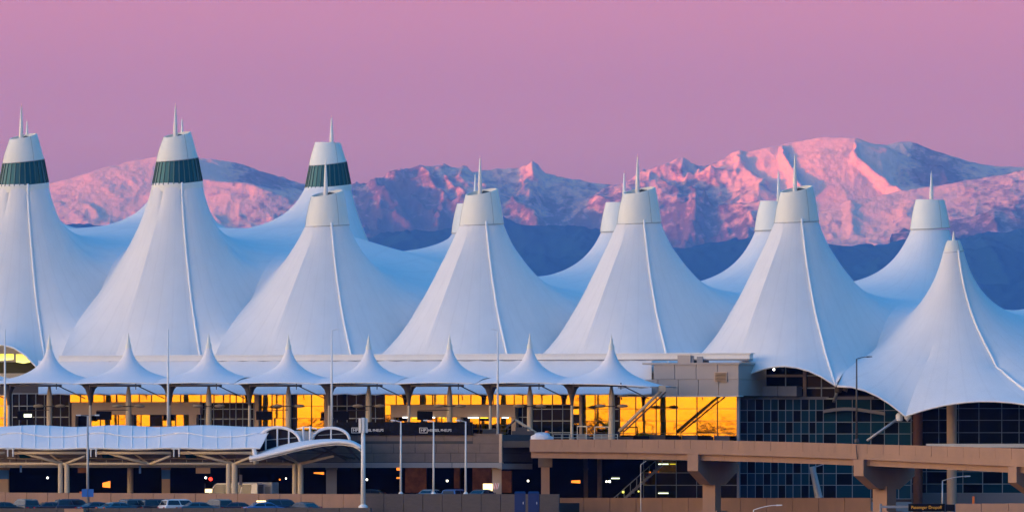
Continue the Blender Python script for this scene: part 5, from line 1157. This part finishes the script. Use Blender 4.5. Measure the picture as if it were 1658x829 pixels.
# amber message sign lower right
t = thing('message_sign', 'black overhead message sign with amber letters at lower right', 'sign', tuple(A(1500, 829, 1095)))
mb = MB(); a_, b_ = A(1471, 827, 1095), A(1530, 815, 1095); mb.box(a_.x, b_.x, 1095, 1095.5, a_.z, b_.z); build('sign_case', mb, 'black', t)
mb = MB(); a_, b_ = A(1531, 827, 1095), A(1546, 816, 1095); mb.box(a_.x, b_.x, 1095, 1095.4, a_.z, b_.z); build('end_case', mb, 'black', t)
txt('Passenger Dropoff', .42, 'amber', t, A(1500, 821, 1094.93) - Vector(ORG[t.name]), (R(90), 0, 0), 'lettering', .98)
mb = MB(); a_, b_ = A(1425, 822, 1095.6), A(1546, 818, 1095.6); mb.box(a_.x, b_.x, 1095.6, 1095.9, a_.z, b_.z); build('gantry_beam', mb, 'grey', t)
for px in (1426, 1545): mb = MB(); a_ = A(px, 829, 1095.8); mb.tube((a_.x, 1095.8, 0), (a_.x, 1095.8, 1.4), .12, .12, 8); build('gantry_post', mb, 'grey', t)
# portable toilets
def toilet():
    t = thing('portable_toilet', 'x', 'portable toilet', (0, 0, 0), 0, 'blue portable toilets by the block wall')
    mb = MB(); mb.box(-.58, .58, -.58, .58, .12, 2.15); build('cabin', mb, 'blue', t)
    mb = MB(); mb.hexa([(-.63, -.63, 2.15), (.63, -.63, 2.15), (.63, .63, 2.15), (-.63, .63, 2.15)], [(-.5, -.5, 2.35), (.5, -.5, 2.35), (.5, .5, 2.35), (-.5, .5, 2.35)]); build('roof', mb, 'blue', t)
    mb = MB(); mb.box(-.42, .42, -.62, -.585, .2, 2.0); d_ = build('door', mb, 'blue', t); mb = MB(); mb.box(.3, .36, -.66, -.625, 1.0, 1.25); build('handle', mb, 'white', d_)
    mb = MB(); mb.box(-.6, .6, -.6, .6, 0.02, .12); build('skid', mb, 'black', t); return t
tl = toilet()
for k, px in enumerate((842, 864)): q = A(px, 829, XY(px, 62)[1]); place(tl, k == 0, (q.x, q.y, 0.05 + .2), 0, 'blue portable toilet, ' + ('left of the pair' if k == 0 else 'right of the pair'))

# vehicles
MT['tyre'] = mat('tyre_rubber', (0.02, 0.02, 0.02), 0.8); MT['carglass'] = mat('car_glass', (0.01, 0.02, 0.03), 0.08, spec=0.6)
MT['taillamp'] = mat('tail_lamp', (0.35, 0.01, 0.01), 0.3); MT['headlamp'] = mat('head_lamp', (0.7, 0.7, 0.7), 0.15)
PAINT = {'black': (0.012, 0.013, 0.017), 'white': (0.75, 0.76, 0.78), 'navy': (0.015, 0.03, 0.07), 'teal': (0.02, 0.10, 0.16), 'silver': (0.42, 0.44, 0.47), 'blue': (0.05, 0.17, 0.42), 'maroon': (0.05, 0.02, 0.025), 'grey': (0.12, 0.125, 0.13)}
for k, v in PAINT.items(): MT['paint_' + k] = mat('car_paint_' + k, v, 0.28, metal=0.25 if k in ('silver', 'teal', 'blue') else 0, coat=0.8)
def make_car(kind, paint):
    """x forward; z up; wheels on z=0"""
    t = thing('parked_car', 'x', 'car', (0, 0, 0))
    if kind == 'sedan': L, H, Wd = 4.6, 1.45, 1.8; roof = [(-1.65, .95), (-.95, 1.38), (-.2, 1.45), (.55, 1.38), (1.35, .95)]; body = [(-2.28, .45), (-2.3, .75), (-2.15, .95), (-1.65, .99), (1.35, .96), (2.0, .85), (2.28, .68), (2.3, .4), (2.1, .25), (-2.1, .25)]
    elif kind == 'suv': L, H, Wd = 4.7, 1.75, 1.9; roof = [(-2.1, 1.05), (-1.9, 1.62), (-1.4, 1.75), (.3, 1.75), (.75, 1.65), (1.4, 1.08)]; body = [(-2.3, .5), (-2.32, .85), (-2.2, 1.08), (1.4, 1.1), (2.1, 1.0), (2.32, .8), (2.35, .45), (2.15, .32), (-2.15, .32)]
    else: L, H, Wd = 6.0, 2.5, 2.1; roof = [(-3.0, 1.2), (-3.0, 2.45), (-2.9, 2.55), (1.7, 2.55), (2.0, 2.4), (2.75, 1.25)]; body = [(-3.0, .45), (-3.02, 1.2), (2.75, 1.25), (3.1, 1.0), (3.15, .5), (2.9, .35), (-2.9, .35)]
    hw = Wd / 2
    def sect(poly, w0, w1, zlo, zhi):
        n = len(poly); f = lambda z: w0 + (w1 - w0) * max(0, min(1, (z - zlo) / (zhi - zlo)))
        return [(x, -f(z), z) for x, z in poly], [(x, f(z), z) for x, z in poly], [tuple(range(n)), tuple(range(2 * n - 1, n - 1, -1))] + [(i, i + n, (i + 1) % n + n, (i + 1) % n) for i in range(n)]
    a_, b_, f_ = sect(body, hw, hw, 0, 1); mb = MB(); mb.add(a_ + b_, f_); o = build('body', mb, 'paint_' + paint, t, True, 35)
    bv = o.modifiers.new('bevel', 'BEVEL'); bv.width = .07; bv.segments = 2
    zlo, zhi = roof[0][1], H if kind != 'van' else 2.55
    a_, b_, f_ = sect(roof, hw - .06, hw - (.28 if kind != 'van' else .14), zlo, zhi); mb = MB(); mb.add(a_ + b_, f_); o = build('cabin', mb, 'paint_' + paint, t, True, 35)
    bv = o.modifiers.new('bevel', 'BEVEL'); bv.width = .05; bv.segments = 2
    # windows: side glass in two panes, windscreen, rear window
    x0, x1 = roof[0][0], roof[-1][0]; zt = zhi - .12; zb = zlo + .06
    def edge(z, back):
        seq = roof if back else roof[::-1]
        for (xa, za), (xb, zb_) in zip(seq, seq[1:]):
            if za <= z <= zb_: return xa + (xb - xa) * (z - za) / max(1e-6, zb_ - za)
        return seq[1][0]
    f = lambda z: hw - .06 + ((-.28 if kind != 'van' else -.14) + .06) * (z - zlo) / (zhi - zlo)
    zt2 = zt - .02; xb0, xb1 = edge(zb, True) + .12, edge(zt2, True) + .12; xf0, xf1 = edge(zb, False) - .12, edge(zt2, False) - .12
    cuts = [0, .48, .52, 1] if kind != 'van' else [0.12, .34, .36, .58, .62, 1.0]
    for sg in (-1, 1):
        for c0, c1 in zip(cuts[::2], cuts[1::2]):
            q = [(xb0 + (xf0 - xb0) * c0, zb), (xb0 + (xf0 - xb0) * c1, zb), (xb1 + (xf1 - xb1) * c1, zt2), (xb1 + (xf1 - xb1) * c0, zt2)]
            if kind == 'van' and c1 < .6: q = [(x, max(z, 1.35)) for x, z in q]
            out_ = [(x, sg * (f(z) + .012), z) for x, z in q]; inn = [(x, sg * (f(z) - .03), z) for x, z in q]; mb = MB(); mb.hexa(inn, out_) if sg > 0 else mb.hexa(out_, inn); build('side_window', mb, 'carglass', t)
    for back, nm in ((False, 'windscreen'), (True, 'rear_window')):
        xa, xb = edge(zb, back), edge(zt2 - .04, back); s_ = -1 if back else 1; q = [(xa + s_ * .015, -f(zb) + .14, zb), (xa + s_ * .015, f(zb) - .14, zb), (xb + s_ * .015, f(zt) - .1, zt - .04), (xb + s_ * .015, -f(zt) + .1, zt - .04)]
        mb = MB(); mb.hexa([(x - s_ * .05, y, z) for x, y, z in q], q); build(nm, mb, 'carglass', t)
    for sx in (-L * .31, L * .31):
        for sg in (-1, 1):
            y = sg * (hw - .1); mb = MB(); mb.tube((sx, y - .11, .33), (sx, y + .11, .33), .33, .33, 18); wh = build('wheel', mb, 'tyre', t, True, 40); mb = MB(); mb.tube((sx, y + sg * .09, .33), (sx, y + sg * .13, .33), .2, .18, 12); build('rim', mb, 'paint_silver', wh, True, 40)
    for sg in (-1, 1):
        mb = MB(); mb.box(L / 2 - .08, L / 2 + .02, sg * (hw - .35) - .18, sg * (hw - .35) + .18, .62, .78); build('headlight', mb, 'headlamp', t)
        mb = MB(); mb.box(-L / 2 - .02, -L / 2 + .06, sg * (hw - .25) - .14, sg * (hw - .25) + .14, .72, .9); build('tail_light', mb, 'taillamp', t)
        mb = MB(); mb.box(roof[-1][0] - .45, roof[-1][0] - .3, sg * (hw + .02) - (.1 if sg < 0 else 0), sg * (hw + .02) + (.1 if sg > 0 else 0), zlo + .02, zlo + .16); build('wing_mirror', mb, 'paint_' + paint, t)
    return t
cars = [(5, 'sedan', 'black', 20, 'black car cut by the left edge of the picture'), (40, 'suv', 'black', 160, 'black car second from the left edge with a bright rear pillar'), (84, 'sedan', 'maroon', 15, 'dark maroon car third from the left behind the kerb wall'),
        (120, 'suv', 'navy', 10, 'navy car left of the blue signs'), (158, 'sedan', 'navy', 20, 'low navy car right of the street lamp'), (190, 'sedan', 'teal', 30, 'low teal car between navy and black cars'),
        (222, 'suv', 'grey', 30, 'grey car with a pale cloth on its side window'), (258, 'suv', 'black', 15, 'tall black car left of the white one'), (292, 'suv', 'white', 20, 'white boxy car with dark windows'), (322, 'sedan', 'teal', 12, 'teal and white car right of the boxy white one'),
        (352, 'suv', 'black', 165, 'black car beside the maroon one in the middle of the row'), (385, 'sedan', 'maroon', 10, 'maroon car left of the taxi'), (428, 'sedan', 'blue', 12, 'light blue taxi with three lit roof lamps'), (458, 'suv', 'navy', 10, 'navy car behind the taxi'), (492, 'sedan', 'black', 170, 'low black car at the right end of the parked row')]
protos = {}
for i, (px, kind, paint, rz, lab) in enumerate(cars):
    w = 60 + (3.0 if i in (0, 5, 9, 12) else 0) - (1.5 if i in (13, 3) else 0); X_, Yc = XY(px, w); first = (kind, paint) not in protos
    if first: protos[(kind, paint)] = make_car(kind, paint)
    c_ = place(protos[(kind, paint)], first, (X_, Yc, 0.015), R(rz + (28 if rz < 90 else -25)) - AN, lab, 'cars parked in a row at the bottom left'); ORG[c_.name] = (0, 0, 0)
    if i == 12:
        tx = c_
        for k in (-1, 0, 1):
            mb = MB(); mb.box(-.35 + .3 * k - .11, -.35 + .3 * k + .11, -.35, .35, 1.46, 1.6); build('roof_lamp', mb, 'signlit', tx)
for i, (px, kind, paint, rz, lab) in enumerate(((698, 'sedan', 'silver', 85, 'silver car under the slab behind the middle lamp post'), (738, 'suv', 'blue', 85, 'blue white car under the slab left of the right lamp post'), (782, 'sedan', 'grey', 80, 'dark grey car under the slab below the lit board'), (605, 'sedan', 'black', 5, 'dark car roof under the slab right of the mast'))):
    X_, Yc = XY(px, 42); first = (kind, paint) not in protos
    if first: protos[(kind, paint)] = make_car(kind, paint)
    c_ = place(protos[(kind, paint)], first, (X_, Yc, 1.35 if kind == 'sedan' else 1.05), R(rz) - AN, lab, 'cars parked under the slab'); ORG[c_.name] = (0, 0, 0)
mb = MB(); a_, b_ = XY(595, 47), XY(880, 47); mb.obox(a_, b_, .02, 1.33, 12); tag(build('raised_parking_floor', mb, 'asphalt'), kind='structure')
v = make_car('van', 'white'); X_, Yc = XY(383, 40); v.location = (X_ - .2, Yc, .9); v.rotation_euler = (0, 0, R(180) - AN); tag(v, 'white van with sloping windscreen behind the twin cream columns', 'van')
def bus():
    X_, Yc = XY(421, 38); t = thing('shuttle_bus', 'beige white shuttle bus with dark windows in the lower level', 'bus', (X_, Yc, .55), -AN); ORG[t.name] = (0, 0, 0)
    mb = MB(); mb.box(-2.3, 1.8, -1.1, 1.1, .4, 3.0); o = build('body', mb, 'paint_white', t); bv = o.modifiers.new('bevel', 'BEVEL'); bv.width = .12; bv.segments = 3
    for k in range(3): mb = MB(); mb.box(-2.05 + .98 * k, -1.15 + .98 * k, -1.13, -1.08, 1.3, 2.2); build('side_window', mb, 'carglass', t)
    for sx in (-1.5, 1.2): mb = MB(); mb.tube((sx, -1.15, .45), (sx, -.9, .45), .45, .45, 18); build('wheel', mb, 'tyre', t, True, 40)
    mb = MB(); mb.box(1.0, 1.6, -1.13, -1.09, .6, 2.5); build('door', mb, 'paint_silver', t)
bus()
# blue upright banners and hanging signs in the lower level
for px0, px1, py0, py1, w, m, lab, cat in ((387, 392, 768, 797, 41, 'blue', 'narrow dark blue panel beside the twin cream columns', 'panel'), (317, 340, 757, 766, 40, 'beige', 'pale rectangular hanging sign above the red signal', 'sign'), (32, 35, 752, 764, 44, 'bluesign', 'narrow blue hanging banner left of the first columns', 'banner'), (225, 228, 754, 766, 44, 'bluesign', 'narrow blue hanging banner left of the blue banded column', 'banner'), (332, 343, 791, 797, 44, 'signlit', 'small pale lit board below the red signal', 'sign')):
    a_, b_ = P(px0, py1, w), P(px1, py1, w); t = thing('hanging_sign', lab, cat, tuple(a_)); mb = MB(); mb.obox(a_, b_, a_.z, ZZ(py0, a_.y), .08); build('board', mb, m, t)
    mb = MB(); mb.tube((a_.x, a_.y + .05, ZZ(py0, a_.y)), (a_.x, a_.y + .05, min(7.2, ZZ(py0, a_.y) + .6)), .03, .03, 5); build('hanger', mb, 'bronze', t)
# low clutter on top of the wall at the right: orange cone and pale posts
a_ = A(1576, 815, 1130); t = thing('orange_barrier', 'slim orange barrier post above the lower right wall', 'barrier', tuple(a_)); mb = MB(); mb.box(a_.x - .12, a_.x + .12, a_.y - .1, a_.y + .1, 0, ZZ(803, a_.y)); build('post', mb, 'orange', t)

# soften every lamp by the same amount as the exposure was raised
for m_ in bpy.data.materials:
    if m_.use_nodes and 'Principled BSDF' in m_.node_tree.nodes: m_.node_tree.nodes['Principled BSDF'].inputs['Emission Strength'].default_value *= 0.75
